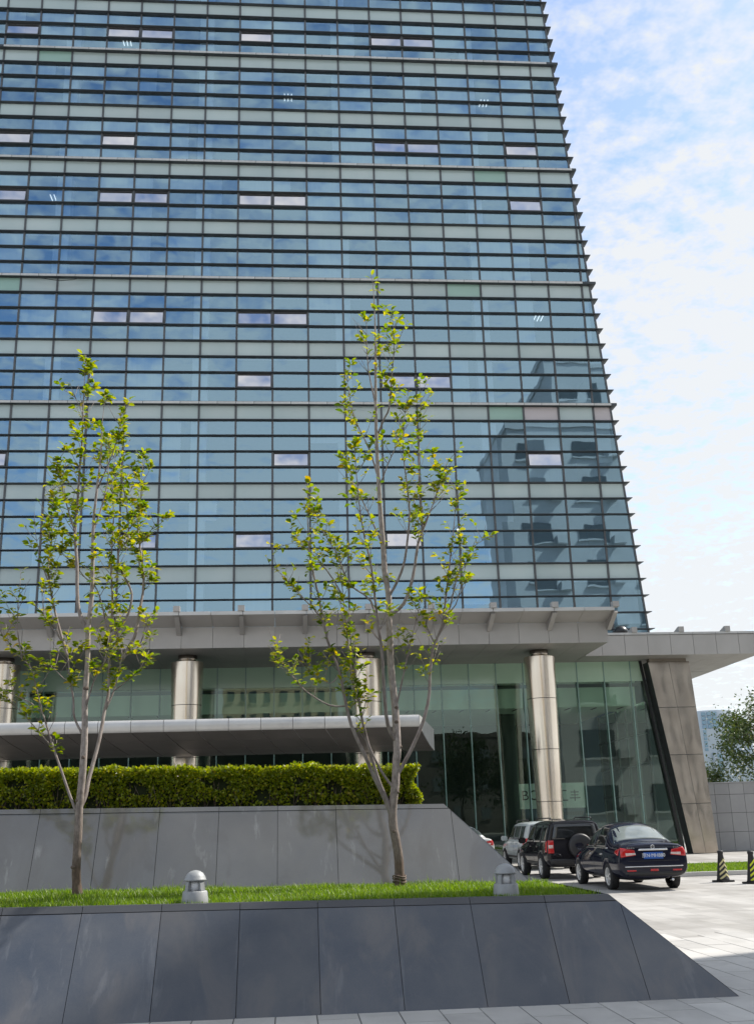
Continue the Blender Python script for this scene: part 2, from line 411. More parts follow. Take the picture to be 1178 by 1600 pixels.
# ---------------------------------------------------------------- ground and paving
g = MB().add([(-900, -900, -0.06), (900, -900, -0.06), (900, 1500, -0.06), (-900, 1500, -0.06)], [(0, 1, 2, 3)]).build('ground', m_ground)
tag(g, 'flat pale ground reaching to the horizon', 'ground', kind='structure')
pv = MB().add([(-70, 2, -0.004), (70, 2, -0.004), (70, 64, -0.004), (-70, 64, -0.004)], [(0, 1, 2, 3)]).build('pavement', m_plaza)
tag(pv, 'pale stone plaza paving running under the cars to the glass lobby', 'pavement', kind='structure')
rdm = MB().add([(-200, -42, -0.05), (200, -42, -0.05), (200, 1.8, -0.05), (-200, 1.8, -0.05)], [(0, 1, 2, 3)]).build('road', m_road)  # added out of view; its dark surface dims reflections below the horizon
tag(rdm, 'dark asphalt street added behind the camera to dim the reflections', 'road', kind='structure')
SW, SL = 0.363, 0.905
slab_me = MB().bevbox(-SW / 2 + 0.003, SW / 2 - 0.003, -SL / 2 + 0.003, SL / 2 - 0.003, -0.02, 0.0, 0.003).mesh('paving_slab', m_slabs)
n_sl = 0; cols_ = {}
for k in range(-18, 13):
    xc = 3.144 + SW / 2 + SW * k
    off = (k % 3) * SL / 3
    for j in range(-2, 9):
        yc = 9.2 + off + SL * j
        if yc < 8.3 or yc > 15.4: continue
        if xc < 4.2 - (yc - 10.2) * 0.0 and yc > 10.75: continue          # under the planter
        if xc > 0.52 * yc + 0.4 or n_sl >= 300: continue
        link('paving_slab', slab_me, pv, (xc, yc, rnd.uniform(-0.0012, 0.0012))); n_sl += 1
        cols_.setdefault(round(xc, 4), []).append(yc)
for xc, ys_ in cols_.items():     # dark bedding showing in the joints
    MB().add([(xc - SW / 2, min(ys_) - SL / 2 + 0.004, -0.0026), (xc + SW / 2, min(ys_) - SL / 2 + 0.004, -0.0026), (xc + SW / 2, max(ys_) + SL / 2 - 0.004, -0.0026), (xc - SW / 2, max(ys_) + SL / 2 - 0.004, -0.0026)], [(0, 1, 2, 3)]).build('joint_bed', m_joint2, pv)

# ---------------------------------------------------------------- battered planter walls with stone panels
def sloped_wall(name, label, XL, x_top_r, x_base_r, Yb, Yt, zb, zt, joints, cap_s, mat, matcap, depth_back, ends):
    """Wall whose face leans back from (Yb, zb) to (Yt, zt(X)). Every stone panel is a part."""
    root = empty(name, (XL, Yb, 0)); tag(root, label, 'planter wall')
    def P(X, s, d=0.0):
        z1 = zt(X); L = math.hypot(Yt - Yb, z1 - zb)
        ny, nz = -(z1 - zb) / L, (Yt - Yb) / L
        return (X, Yb + (Yt - Yb) * s + ny * d, zb + (z1 - zb) * s + nz * d)
    def xr(s): return x_base_r + (x_top_r - x_base_r) * s
    core = MB()
    yb2 = Yt + depth_back
    c = [P(XL, 0, -0.03), P(xr(0) - 0.03, 0, -0.03), P(xr(1) - 0.03, 1, -0.03), P(XL, 1, -0.03)]
    core.add(c + [(XL, yb2, ends[0]), (xr(0) - 0.03, yb2, ends[0]), (xr(1) - 0.03, yb2, zt(xr(1)) - 0.03), (XL, yb2, zt(XL) - 0.03)],
             [(0, 1, 2, 3), (1, 5, 6, 2), (3, 2, 6, 7), (5, 4, 7, 6), (0, 3, 7, 4)])
    core.build('wall_core', m_joint, root)
    G = 0.0028
    def slab(nm, poly, m, d0=-0.026, d1=0.0):
        n = len(poly); mb = MB()
        mb.add([P(x, s, d1) for x, s in poly] + [P(x, s, d0) for x, s in poly],
               [tuple(range(n))] + [(k, n + k, n + (k + 1) % n, (k + 1) % n) for k in range(n)])
        o = mb.build(nm, m, root); fix_normals(o.data); return o
    js = [XL] + [j for j in joints if j > XL] + [99]
    for a, b in zip(js[:-1], js[1:]):
        for s0, s1, m, nm, dd in ((0.004, cap_s - 0.004, mat, 'stone_panel', rnd.uniform(-0.002, 0.001)), (cap_s + 0.002, 1.0, matcap, 'coping_stone', 0.002)):
            x0, x1 = a + G, b - G
            poly = []
            if x1 <= xr(s1): poly = [(x0, s0), (x1, s0), (x1, s1), (x0, s1)]
            else:
                sx = lambda X: (x_base_r - X) / (x_base_r - x_top_r)
                poly = [(x0, s0)]
                if x1 < xr(s0): poly += [(x1, s0), (x1, sx(x1))]
                else: poly += [(xr(s0) - G, s0)]
                if x0 < xr(s1): poly += [(xr(s1) - G, s1), (x0, s1)]
                else:
                    if x0 >= xr(s0): continue
                    poly += [(x0 , min(s1, sx(x0)))]
            slab(nm, poly, m, d1=dd)
    # top edge of the coping
    top = MB(); T = 0.09
    top.add([P(XL, 1, 0.0015), P(x_top_r, 1, 0.0015), (x_top_r, Yt + T, zt(x_top_r) + 0.001), (XL, Yt + T, zt(XL) + 0.001)], [(0, 1, 2, 3)])
    top.build('coping_top', matcap, root)
    # end slope facing right
    e = MB(); e.add([(x_base_r, Yb, zb + 0.002), (x_base_r, yb2, zb + 0.002), (x_top_r, yb2, zt(x_top_r)), (x_top_r, Yt, zt(x_top_r))], [(0, 1, 2, 3)])
    e.build('end_slope', mat, root)
    return root
ztF = lambda X: 0.907 - 0.0113 * X
ztM = lambda X: 1.866 - 0.0137 * X
sloped_wall('planter_wall', 'long dark granite sloping wall panels in front of the lawn', -7.0, 3.18, 4.12, 10.185, 10.94, -0.016, ztF,
            [3.268 - 0.748 * k for k in range(14, -1, -1)], 0.935, m_wallF, m_cap, 2.7, (0.0,))
sloped_wall('planter_wall', 'grey stone sloping wall between the lawn and the hedge', -9.0, 2.02, 3.03, 13.60, 14.15, 0.83, ztM,
            [0.605 + 0.747 * k for k in range(-12, 3)], 0.945, m_wallM, m_wallM, 1.6, (0.83,))

# ---------------------------------------------------------------- lawn
lawn = MB()
lz = lambda X: ztF(X) - 0.025
lawn.add([(-7.0, 11.0, lz(-7)), (3.14, 11.0, lz(3.14)), (3.14, 13.75, lz(3.14)), (-7.0, 13.75, lz(-7))], [(0, 1, 2, 3)])
lo = lawn.build('lawn', m_soil); tag(lo, 'strip of lawn soil on the planter', 'lawn', kind='structure')
def grass(name, x0, x1, y0, y1, zf, n, h, w, label, yr=None):
    P = np.column_stack([nrs.uniform(x0, x1, n), nrs.uniform(y0, y1, n), np.zeros(n)])
    P[:, 2] = zf(P[:, 0])
    cl = 0.75 + 0.5 * np.sin(P[:, 0] * 3.1 + np.sin(P[:, 1] * 4)) * np.sin(P[:, 1] * 5.3 + P[:, 0]) * 0.5
    H = h * nrs.uniform(0.55, 1.35, n) * cl
    tall = nrs.uniform(size=n) < 0.012; H[tall] *= 1.9
    a = nrs.uniform(0, 2 * math.pi, n); d = np.column_stack([np.cos(a), np.sin(a), np.zeros(n)])
    s = np.column_stack([-np.sin(a), np.cos(a), np.zeros(n)]) * (w * nrs.uniform(0.6, 1.2, n))[:, None]
    lean = d * (H * nrs.uniform(0.1, 0.8, n))[:, None]
    up = np.zeros((n, 3)); up[:, 2] = H
    v = np.stack([P - s, P + s, P + s * 0.7 + up * 0.6 + lean * 0.4, P - s * 0.7 + up * 0.6 + lean * 0.4, P + up + lean], 1).reshape(-1, 3)
    i = np.arange(n)[:, None] * 5
    f = np.concatenate([i + np.array([[0, 1, 2]]), i + np.array([[0, 2, 3]]), i + np.array([[3, 2, 4]])])
    o = link(name, np_mesh(name, v, f, m_grass)); tag(o, label, 'grass', kind='stuff'); return o
grass('grass', -6.2, 3.12, 10.99, 13.72, lz, 64000, 0.072, 0.0042, 'bright green grass on the planter between the two walls')

# ---------------------------------------------------------------- verge beside the cars
kb = MB(); kb.bevbox(10.2, 42, 29.75, 29.95, -0.02, 0.11, 0.02); kb.bevbox(10.2, 42, 35.4, 35.6, -0.02, 0.11, 0.02); kb.bevbox(10.2, 10.4, 29.951, 35.399, -0.02, 0.11, 0.02)
k_ = kb.build('kerb', m_kerb); tag(k_, 'pale stone kerb edging the grass verge', 'kerb', kind='structure')
vb = MB().add([(10.4, 29.95, 0.07), (42, 29.95, 0.07), (42, 35.4, 0.07), (10.4, 35.4, 0.07)], [(0, 1, 2, 3)]).build('verge', m_soil)
tag(vb, 'soil of the grass verge beside the parked cars', 'verge', kind='structure')
grass('grass', 10.4, 24, 29.97, 35.38, lambda X: X * 0 + 0.07, 42000, 0.075, 0.007, 'bright green grass verge right of the dark saloon car')

# ---------------------------------------------------------------- office tower
FD = 0.185
X0, Y0, Z0, RA, RB, BAY = -14.8065, 54.069, 46.858, 0.9559, 0.9094, 2.0
JT, JB = -14, 41
zr = lambda j: Z0 - RA * j if j <= 24 else Z0 - RA * 24 - RB * (j - 24)
xc_ = lambda z: 16.638 + 0.0697 * (Z0 - z)                      # the leaning right-hand corner
IL = -5
tower = empty('office_tower', (0, Y0, 0))
tag(tower, 'tall office tower of blue glass with dark horizontal fins and leaning right edge', 'office building')
SPAN = {-12, -8, -4, 0, 4, 8, 12, 16, 20, 24, 29, 34, 39}
RAIL = {-8, 0, 8, 16, 24}
xl = X0 + IL * BAY
# horizontal fins, each one a part
for j in range(JT, JB + 1):
    z = zr(j); xr_ = xc_(z)
    tip = xr_ + 0.28
    mb = MB()
    mb.add([(xl, Y0 - FD, z), (tip, Y0 - FD, z), (xr_, Y0 + 0.03, z - 0.045), (xl, Y0 + 0.03, z - 0.045),
            (xl, Y0 - FD, z + 0.03), (tip, Y0 - FD, z + 0.03), (tip, Y0 + 0.6, z + 0.03), (xl, Y0 + 0.03, z + 0.03), (xr_, Y0 + 0.6, z - 0.045), (xr_, Y0 + 0.03, z + 0.03)],
           [(0, 3, 2, 1), (0, 1, 5, 4), (4, 5, 6, 9, 7), (1, 2, 8), (1, 8, 6, 5), (0, 4, 7, 3)])
    o = mb.build('fin', m_fin, tower); fix_normals(o.data)
    if j in RAIL:
        rl = MB().box(xl, tip, Y0 - FD - 0.06, Y0 - FD - 0.005, z - 0.01, z + 0.13).build('rail', m_fin, tower)
        sm = MB().box(-0.488, 0.488, Y0 - FD - 0.09, Y0 - FD - 0.061, -0.045, 0.085).mesh('rail_cover', m_rail, Vector((0, Y0, 0)))
        x = xl + 0.5
        while x < tip - 0.4:
            if x > -16.5: link('rail_cover', sm, rl, (x, 0, z + 0.02 )) 
            x += 1.0
# vertical mullions, each one a part
for i in range(IL, 18):
    x = X0 + i * BAY
    ztop = zr(JT); 
    if x + 0.05 > xc_(ztop):
        ztop = Z0 - (x + 0.05 - 16.638) / 0.0697
    if ztop <= zr(JB) + 0.3: continue
    MB().box(x - 0.05, x + 0.05, Y0 - 0.06, Y0 + 0.12, zr(JB), ztop).build('mullion', m_mull, tower)
# corner post on the leaning edge
zt_, zb_ = zr(JT), zr(JB)
MB().hexa([(xc_(zb_) - 0.10, Y0 - 0.05, zb_), (xc_(zb_), Y0 - 0.05, zb_), (xc_(zb_), Y0 + 0.15, zb_), (xc_(zb_) - 0.10, Y0 + 0.15, zb_),
           (xc_(zt_) - 0.10, Y0 - 0.05, zt_), (xc_(zt_), Y0 - 0.05, zt_), (xc_(zt_), Y0 + 0.15, zt_), (xc_(zt_) - 0.10, Y0 + 0.15, zt_)]).build('corner_post', m_mull, tower)
# panes and spandrel panels
OPEN = {(6, 18), (3, -2), (3, 10), (14, 10), (10, 6), (-1, -2), (7, 10), (-1, 10), (14, 6), (6, 32), (3, 18), (11, -2), (2, -2), (14, 27), (2, 10), (6, -2),
        (11, 22), (10, 32), (6, 10), (-1, 6), (7, 18), (6, 22), (7, 27), (-1, 27), (10, -2), (11, 6), (2, 6), (3, 32), (2, 18), (10, 22)}
vis, rest, spans, srest = [], MB(), [], MB()
def quad_rows(i, j, tilt=0.0):
    """corner x positions for the cell in bay i, between fin j (top) and j+1 (bottom)"""
    z1, z0 = zr(j) - 0.045, zr(j + 1) + 0.03
    a = X0 + i * BAY + 0.055; b = X0 + (i + 1) * BAY - 0.055
    r1, r0 = min(b, xc_(z1) - 0.10), min(b, xc_(z0) - 0.10)
    if r0 <= a + 0.05: return None
    return a, max(r1, a + 0.01), r0, z0, z1
cells_v, cells_s = [], []
for j in range(JT, JB):
    for i in range(IL, 18):
        q = quad_rows(i, j)
        if q is None: continue
        (cells_s if j in SPAN else cells_v).append((i, j, q))
def pane_verts(q, cx, cz, op, dy=0.0):
    a, r1, r0, z0, z1 = q
    tx, tz = (rnd.uniform(-0.006, 0.006), rnd.uniform(-0.006, 0.006))
    out = []
    for x, z in ((a, z0), (r0, z0), (r1, z1), (a, z1)):
        y = dy + tx * (x - cx) + tz * (z - cz)
        if op: y -= (z1 - z) * 0.20
        out.append((x, y, z))
    return out
near = sorted([c for c in cells_v if c[0] >= -1 and c[1] >= 0 and c[1] <= 37], key=lambda c: (-c[1], abs(c[0] - 8)))
keep = set((c[0], c[1]) for c in near[:300]) | set()
opens = OPEN
keep_list = [c for c in cells_v if (c[0], c[1]) in keep]
for i, j, q in cells_v:
    cx, cz = (q[0] + q[2]) / 2, (q[3] + q[4]) / 2
    op = (i, j) in opens
    pvt = pane_verts(q, cx, cz, op)
    if (i, j) in keep or op:
        me = bpy.data.meshes.new('window_pane'); me.from_pydata([(x - cx, y, z - cz) for x, y, z in pvt], [], [(0, 1, 2, 3)])
        me.materials.append(m_gOpen if op else m_gA)
        po = link('window_pane' if not op else 'open_window', me, tower, (cx, -0.0, cz))
        if op:
            po['label'] = 'window sash tilted open at its lower edge'
            w_, h_ = (q[2] - q[0]) / 2, (q[4] - q[3])
            fr = MB()
            for u0, u1, v0, v1 in ((-w_, w_, 0, 0.05), (-w_, w_, h_ - 0.05, h_), (-w_, -w_ + 0.05, 0.05, h_ - 0.05), (w_ - 0.05, w_, 0.05, h_ - 0.05)):
                P_ = [(u, -(h_ - v) * 0.20 + d, v - h_ / 2) for d in (-0.02, 0.012) for u, v in ((u0, v0), (u1, v0), (u1, v1), (u0, v1))]
                fr.hexa(P_)
            link('sash_frame', fr.mesh('sash_frame', m_mull), po)
    else:
        rest.add([(x, y + Y0, z) for x, y, z in pvt], [(0, 1, 2, 3)])
ro = rest.build('window_pane', m_gA, tower); ro['kind'] = 'stuff'
GREEN = {(13, 24), (12, 16), (13, 8), (0, 0), (-1, 16)}
PINK = {(14, 24), (16, 24)}
for i, j, q in cells_s:
    cx, cz = (q[0] + q[2]) / 2, (q[3] + q[4]) / 2
    if -1 <= i and -5 <= j:
        m = m_spanG if (i, j) in GREEN else (m_spanP if (i, j) in PINK else m_span)
        o = link('spandrel_panel', MB().add([(x - cx, y, z - cz) for x, y, z in pane_verts(q, cx, cz, False)], [(0, 1, 2, 3)]).mesh('spandrel_panel', m), tower, (cx, 0, cz))
    else:
        srest.add([(x, y + Y0, z) for x, y, z in pane_verts(q, cx, cz, False)], [(0, 1, 2, 3)])
so = srest.build('spandrel_panel', m_span, tower); so['kind'] = 'stuff'
# inside: floor slabs, columns, back wall, blinds, ceiling lamps
DEEP = 7.5
fl = sorted(SPAN)
for a, b in zip(fl, fl[1:] + [JB + 3]):
    z1, z0 = zr(a), zr(a + 1)
    xr_ = xc_(z1) - 0.15
    MB().box(xl, xr_, Y0 + 0.14, Y0 + DEEP, z0 + 0.12, z1 - 0.06).build('floor_slab', m_slab, tower)
    ztop, zbot = z0 + 0.11, zr(b) - 0.05
    for i in (-3, 1, 5, 9, 13):
        x = X0 + i * BAY
        if b > JB: continue
        MB().box(x - 0.42, x + 0.42, Y0 + 0.17, Y0 + 0.9, zbot, ztop).build('interior_column', m_incol, tower)
    if b > JB: continue
    # blinds drawn to different heights
    upper = a < 20
    for i in range(-2, 17):
        p = rnd.random(); q = quad_rows(i, a + 1)
        if q is None: continue
        H = ztop - zbot; drop = 0
        lim = 0.52 if upper else 0.16
        if a in (4, -4): lim = 0.62
        if p < lim * 0.45: drop = H * 0.97
        elif p < lim: drop = H * rnd.choice((0.32, 0.36, 0.6, 0.66))
        elif p < lim + 0.12: drop = 0.22
        if drop:
            part = rnd.random() < 0.2
            x1 = q[2] - (0.9 if part else 0.02)
            if x1 - q[0] < 0.2: continue
            MB().box(q[0] + 0.02, min(x1, xc_(zbot + H) - 0.2), Y0 + 0.14, Y0 + 0.155, ztop - drop, ztop).build('blind', m_blind, tower)
    for k in range(2):
        if rnd.random() < (0.5 if upper else 0.0):
            x = X0 + rnd.uniform(0, 15.5) * BAY
            if x + 1 < xr_:
                for s in range(3):
                    MB().box(x + s * 0.22, x + s * 0.22 + 0.05, Y0 + 2.2, Y0 + 2.9, ztop - 0.03, ztop - 0.003).build('ceiling_lamp', m_strip, tower)
zT, zB = zr(JT), 0.0
bw = MB()
bw.add([(xl, Y0 + DEEP, zB), (xc_(zB) - 0.12, Y0 + DEEP, zB), (xc_(zT) - 0.12, Y0 + DEEP, zT), (xl, Y0 + DEEP, zT)], [(0, 1, 2, 3)])
bw.build('interior_wall', m_inwall, tower)
sh = MB()   # side, rear and roof of the shaft
xa, xb = xc_(zB) - 0.02, xc_(zT) - 0.02
yb_ = Y0 + 28
sh.add([(xa, Y0 + 0.16, zB), (xa, yb_, zB), (xb, yb_, zT), (xb, Y0 + 0.16, zT), (xl, yb_, zB), (xl, yb_, zT), (xl, Y0 + 0.16, zB), (xl, Y0 + 0.16, zT)],
       [(0, 1, 2, 3), (1, 4, 5, 2), (4, 6, 7, 5), (3, 2, 5, 7)])
sh.build('side_wall', m_span, tower)
cb = [(-14.3, Y0 - FD - 0.11, 31.50), (-13.6, Y0 - FD - 0.11, 31.36), (-12.6, Y0 - FD - 0.11, 31.22), (-11.9, Y0 - FD - 0.11, 31.30), (-11.3, Y0 - FD - 0.11, 31.48)]
MB().tube(cb, [0.018] * 5, 6).build('cable', m_black, tower)

# ---------------------------------------------------------------- lobby with its roof
lobby = empty('entrance_lobby', (0, 48, 0))
tag(lobby, 'tall green glass lobby with steel columns below the tower', 'lobby')
GY, LZ = 48.0, 8.6
LXL = -24.0
# roof slab and fascia panels
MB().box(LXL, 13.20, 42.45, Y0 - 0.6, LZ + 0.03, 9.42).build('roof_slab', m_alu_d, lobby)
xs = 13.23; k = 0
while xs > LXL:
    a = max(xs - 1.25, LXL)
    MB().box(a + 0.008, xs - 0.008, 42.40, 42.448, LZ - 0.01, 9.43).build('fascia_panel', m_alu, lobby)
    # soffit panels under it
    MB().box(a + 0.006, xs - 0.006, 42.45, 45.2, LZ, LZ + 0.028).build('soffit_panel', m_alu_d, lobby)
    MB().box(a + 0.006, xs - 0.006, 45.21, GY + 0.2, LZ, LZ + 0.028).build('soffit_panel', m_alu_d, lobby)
    # brim: tilted plate running forward from the top of the fascia
    mb = MB(); e = 0.006
    mb.prism([(42.44, 9.44), (41.22, 9.72), (41.20, 9.80), (41.34, 9.84), (42.44, 9.62)], a + e, xs - e, 'x')
    o = mb.build('brim_panel', m_alu, lobby); fix_normals(o.data)
    MB().box(a + 0.012, xs - 0.012, 41.175, 41.199, 9.70, 9.84).build('brim_edge', m_white, lobby)
    xs -= 1.25; k += 1
x = 13.28 
while x > LXL:
    mb = MB()
    mb.prism([(42.39, 9.10), (42.39, 9.435), (41.30, 9.695), (41.25, 9.62), (42.30, 9.12)], x - 0.09, x + 0.09, 'x')
    mb.box(x - 0.13, x + 0.13, 41.10, 41.42, 9.842, 10.06)
    o = mb.build('bracket', m_alu, lobby); fix_normals(o.data)
    x -= 2.52
# right-hand wing set further back
MB().box(13.25, 21.45, 46.06, 58, LZ + 0.032, 9.5).build('wing_slab', m_alu_d, lobby)
xs = 21.45
while xs > 13.3:
    a = max(xs - 1.06, 13.25)
    MB().box(a + 0.008, xs - 0.008, 46.0, 46.05, LZ - 0.02, 9.48).build('fascia_panel', m_alu, lobby)
    MB().box(a + 0.008, xs - 0.008, 45.96, 46.30, 9.502, 9.60).build('wing_edge', m_white, lobby)
    for y in (46.07, 49.0, 52.0, 55.0):
        MB().box(a + 0.006, xs - 0.006, y, y + 2.92 if y > 47 else 48.99, LZ - 0.0, LZ + 0.03).build('soffit_panel', m_alu_d, lobby)
    xs -= 1.06
for x in (15.57, 17.74, 19.9):
    o = MB().prism([(45.90, 9.601), (45.90, 9.84), (46.05, 9.84), (46.6, 9.70), (46.6, 9.601)], x - 0.12, x + 0.12, 'x').build('bracket', m_alu, lobby); fix_normals(o.data)
# columns: drums of brushed steel with dark seams
for ci, cxx in enumerate((-19.1, -11.65, -4.19, 3.28, 10.74)):
    col = empty('column', (cxx, 44.4 - 48, 0)); col.parent = lobby
    zs = [0.0, 2.32, 4.42, 6.52, 8.30]
    R_at = lambda z: 0.50 + 0.17 * (z / 8.3)
    for z0, z1 in zip(zs[:-1], zs[1:]):
        seg = 40
        for h in range(2):
            mb = MB(); a0 = math.pi * (h - 0.5) + 0.012; a1 = math.pi * (h + 0.5) - 0.012
            vs_, fs = [], []
            NA = 22
            for zi, z in enumerate((z0 + 0.012, z1 - 0.012)):
                for q in range(NA + 1):
                    a = a0 + (a1 - a0) * q / NA
                    vs_.append((R_at(z) * math.sin(a - math.pi / 2 + math.pi / 2), R_at(z) * -math.cos(a - math.pi / 2 + math.pi / 2), z))
            for q in range(NA): fs.append((q, q + 1, NA + 2 + q, NA + 1 + q))
            mb.add(vs_, fs, True); mb.build('steel_drum', m_drum, col, world=False)
    MB().lathe([(0.48, 0.0), (0.655, 8.29)], 24).build('seam_core', m_dark, col, world=False)
    MB().lathe([(0.40, 8.30), (0.40, 8.60)], 24).build('column_neck', m_steel, col, world=False)
    MB().lathe([(0.10, 8.291), (0.668, 8.291), (0.668, 8.302), (0.10, 8.302)], 32).build('column_cap', m_drum, col, world=False)
# glass skin: tall panes and fins
PW = 1.27; xe = 15.871 + PW * 0
gx = [15.871 - PW * k for k in range(0, 32)][::-1]
slx = lambda z: 16.45 + (8.42 - z) * (17.62 - 16.49) / 8.42      # the slanted end beside the leaning pillar
for a in gx:
    MB().box(a - 0.022, a + 0.022, GY - 0.02, GY + 0.28, 0.05, LZ - 0.003).build('glass_fin', m_lfin, lobby)
for a, b in zip(gx[:-1], gx[1:]):
    tl = rnd.uniform(-0.002, 0.002)
    MB().add([(a + 0.024, GY - tl, 0.05), (b - 0.024, GY + tl, 0.05), (b - 0.024, GY + tl, 7.66), (a + 0.024, GY - tl, 7.66)], [(0, 1, 2, 3)]).build('glass_pane', m_lglass, lobby)
    MB().box(a + 0.024, b - 0.024, GY, GY + 0.03, 7.672, LZ - 0.003).build('spandrel_pane', m_lspan, lobby)
a = gx[-1] + 0.024
MB().add([(a, GY, 0.05), (slx(0) - 0.15, GY, 0.05), (slx(7.66) - 0.125, GY, 7.66), (a, GY, 7.66)], [(0, 1, 2, 3)]).build('glass_pane', m_lglass, lobby)
MB().add([(a, GY, 7.672), (slx(7.672) - 0.125, GY, 7.672), (slx(LZ) - 0.12, GY, LZ - 0.003), (a, GY, LZ - 0.003)], [(0, 1, 2, 3)]).build('spandrel_pane', m_lspan, lobby)
MB().hexa([(slx(0) - 0.148, GY - 0.04, 0), (slx(0), GY - 0.08, 0), (slx(0), GY + 0.25, 0), (slx(0) - 0.148, GY + 0.25, 0),
           (slx(8.598) - 0.118, GY - 0.08, 8.598), (slx(8.598), GY - 0.08, 8.598), (slx(8.598), GY + 0.25, 8.598), (slx(8.598) - 0.118, GY + 0.25, 8.598)]).build('end_frame', m_black, lobby)
MB().box(LXL, slx(0) - 0.15, GY - 0.03, GY + 0.1, -0.01, 0.048).build('threshold', m_mull, lobby)
# inside the lobby
MB().box(LXL, 16.2, GY + 0.45, GY + 0.6, 7.66, LZ - 0.01).build('bulkhead', m_bulk, lobby)
MB().box(LXL, 16.2, GY + 0.62, GY + 3.2, 6.60, 7.5).build('ceiling', m_bulk, lobby)
MB().box(LXL, 16.6, GY + 3.3, Y0 + 6.8, 6.9, 7.2).build('ceiling', m_bulk, lobby)
for r in range(3):
    for c in range(20):
        x = -8.5 + c * 1.27
        MB().hexa([(x, GY + 1.0 + r * 1.9, 6.585 if r == 0 else 6.885), (x + 0.10, GY + 1.0 + r * 1.9, 6.585 if r == 0 else 6.885), (x + 0.10, GY + 1.9 + r * 1.9, 6.585 if r == 0 else 6.885), (x, GY + 1.9 + r * 1.9, 6.585 if r == 0 else 6.885),
                   (x, GY + 1.0 + r * 1.9, 6.599 if r == 0 else 6.899), (x + 0.10, GY + 1.0 + r * 1.9, 6.599 if r == 0 else 6.899), (x + 0.10, GY + 1.9 + r * 1.9, 6.599 if r == 0 else 6.899), (x, GY + 1.9 + r * 1.9, 6.599 if r == 0 else 6.899)]).build('ceiling_slot', m_dark, lobby)
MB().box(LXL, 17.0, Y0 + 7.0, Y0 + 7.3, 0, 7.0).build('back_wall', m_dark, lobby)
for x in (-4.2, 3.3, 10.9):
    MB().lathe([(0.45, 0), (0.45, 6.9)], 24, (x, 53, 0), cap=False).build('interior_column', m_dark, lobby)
# glazed right flank seen through the front glass
for k in range(6):
    y = GY + 1.2 + 1.6 * k
    MB().box(16.85, 16.93, y, y + 0.12, 0, 6.9).build('flank_mullion', m_mull, lobby)
    if k < 5: MB().add([(16.89, y + 0.13, 0.05), (16.89, y + 1.59, 0.05), (16.89, y + 1.59, 6.88), (16.89, y + 0.13, 6.88)], [(0, 1, 2, 3)]).build('flank_pane', m_lglass, lobby)
for z in (1.2, 2.6, 4.0, 5.4):
    MB().box(16.80, 16.848, GY + 1.2, GY + 9.3, z, z + 0.06).build('flank_rail', m_mull, lobby)
# leaning steel pillar clad in dented panels
pil = empty('leaning_pillar', (0, 0, 0)); pil.parent = lobby
pl_ = lambda z: 17.66 - (z / 8.42) * (17.66 - 16.49)
pr_ = lambda z: 18.80 - (z / 8.6) * (18.80 - 18.43)
zz = [0.0, 2.12, 4.25, 6.36, 8.45]
for z0, z1 in zip(zz[:-1], zz[1:]):
    z0 += 0.012; z1 -= 0.012
    for h in range(2):
        f0, f1 = (0, 0.5) if h == 0 else (0.5, 1)
        def X(z, fr, e): return pl_(z) + (pr_(z) - pl_(z)) * fr + e
        e0, e1 = (0.0, -0.006) if h == 0 else (0.006, 0.0)
        mb = MB(); NX, NZ = 6, 8; vs_, fs = [], []
        for a in range(NZ + 1):
            for b in range(NX + 1):
                z = z0 + (z1 - z0) * a / NZ; u = b / NX
                edge = min(a, NZ - a, 2) / 2 * min(b, NX - b, 2) / 2
                x = X(z, f0, e0) * (1 - u) + X(z, f1, e1) * u
                vs_.append((x, 47.2 - 0.012 * edge + rnd.uniform(-0.005, 0.005) * edge, z))
        for a in range(NZ):
            for b in range(NX): fs.append((a * (NX + 1) + b, a * (NX + 1) + b + 1, (a + 1) * (NX + 1) + b + 1, (a + 1) * (NX + 1) + b))
        mb.add(vs_, fs, True)
        mb.build('steel_panel', m_steel, pil)
MB().hexa([(pl_(0) + .004, 47.205, 0), (pr_(0), 47.205, 0), (pr_(0), 47.97, 0), (pl_(0) + .004, 47.97, 0),
           (pl_(8.45) + .004, 47.205, 8.45), (pr_(8.45), 47.205, 8.45), (pr_(8.45), 47.97, 8.45), (pl_(8.45) + .004, 47.97, 8.45)]).build('pillar_core', m_dark, pil)
MB().hexa([(pl_(8.45) + .1, 47.3, 8.451), (pr_(8.45) - .1, 47.3, 8.451), (pr_(8.45) - .1, 47.68, 8.451), (pl_(8.45) + .1, 47.68, 8.451),
           (pl_(8.45) + .1, 47.3, 8.599), (pr_(8.45) - .1, 47.3, 8.599), (pr_(8.45) - .1, 47.68, 8.599), (pl_(8.45) + .1, 47.68, 8.599)]).build('pillar_neck', m_steel, pil)
# dark roof lamp on the wing
fl_ = empty('roof_vent', (15.45, 47.5, 9.5)); tag(fl_, 'small dark domed vent on the wing roof beside the tower corner', 'vent')
MB().lathe([(0.22, 0.002), (0.22, 0.30), (0.34, 0.32), (0.34, 0.45), (0.22, 0.62), (0.06, 0.68)], 18).build('vent_hood', m_black, fl_, world=False)

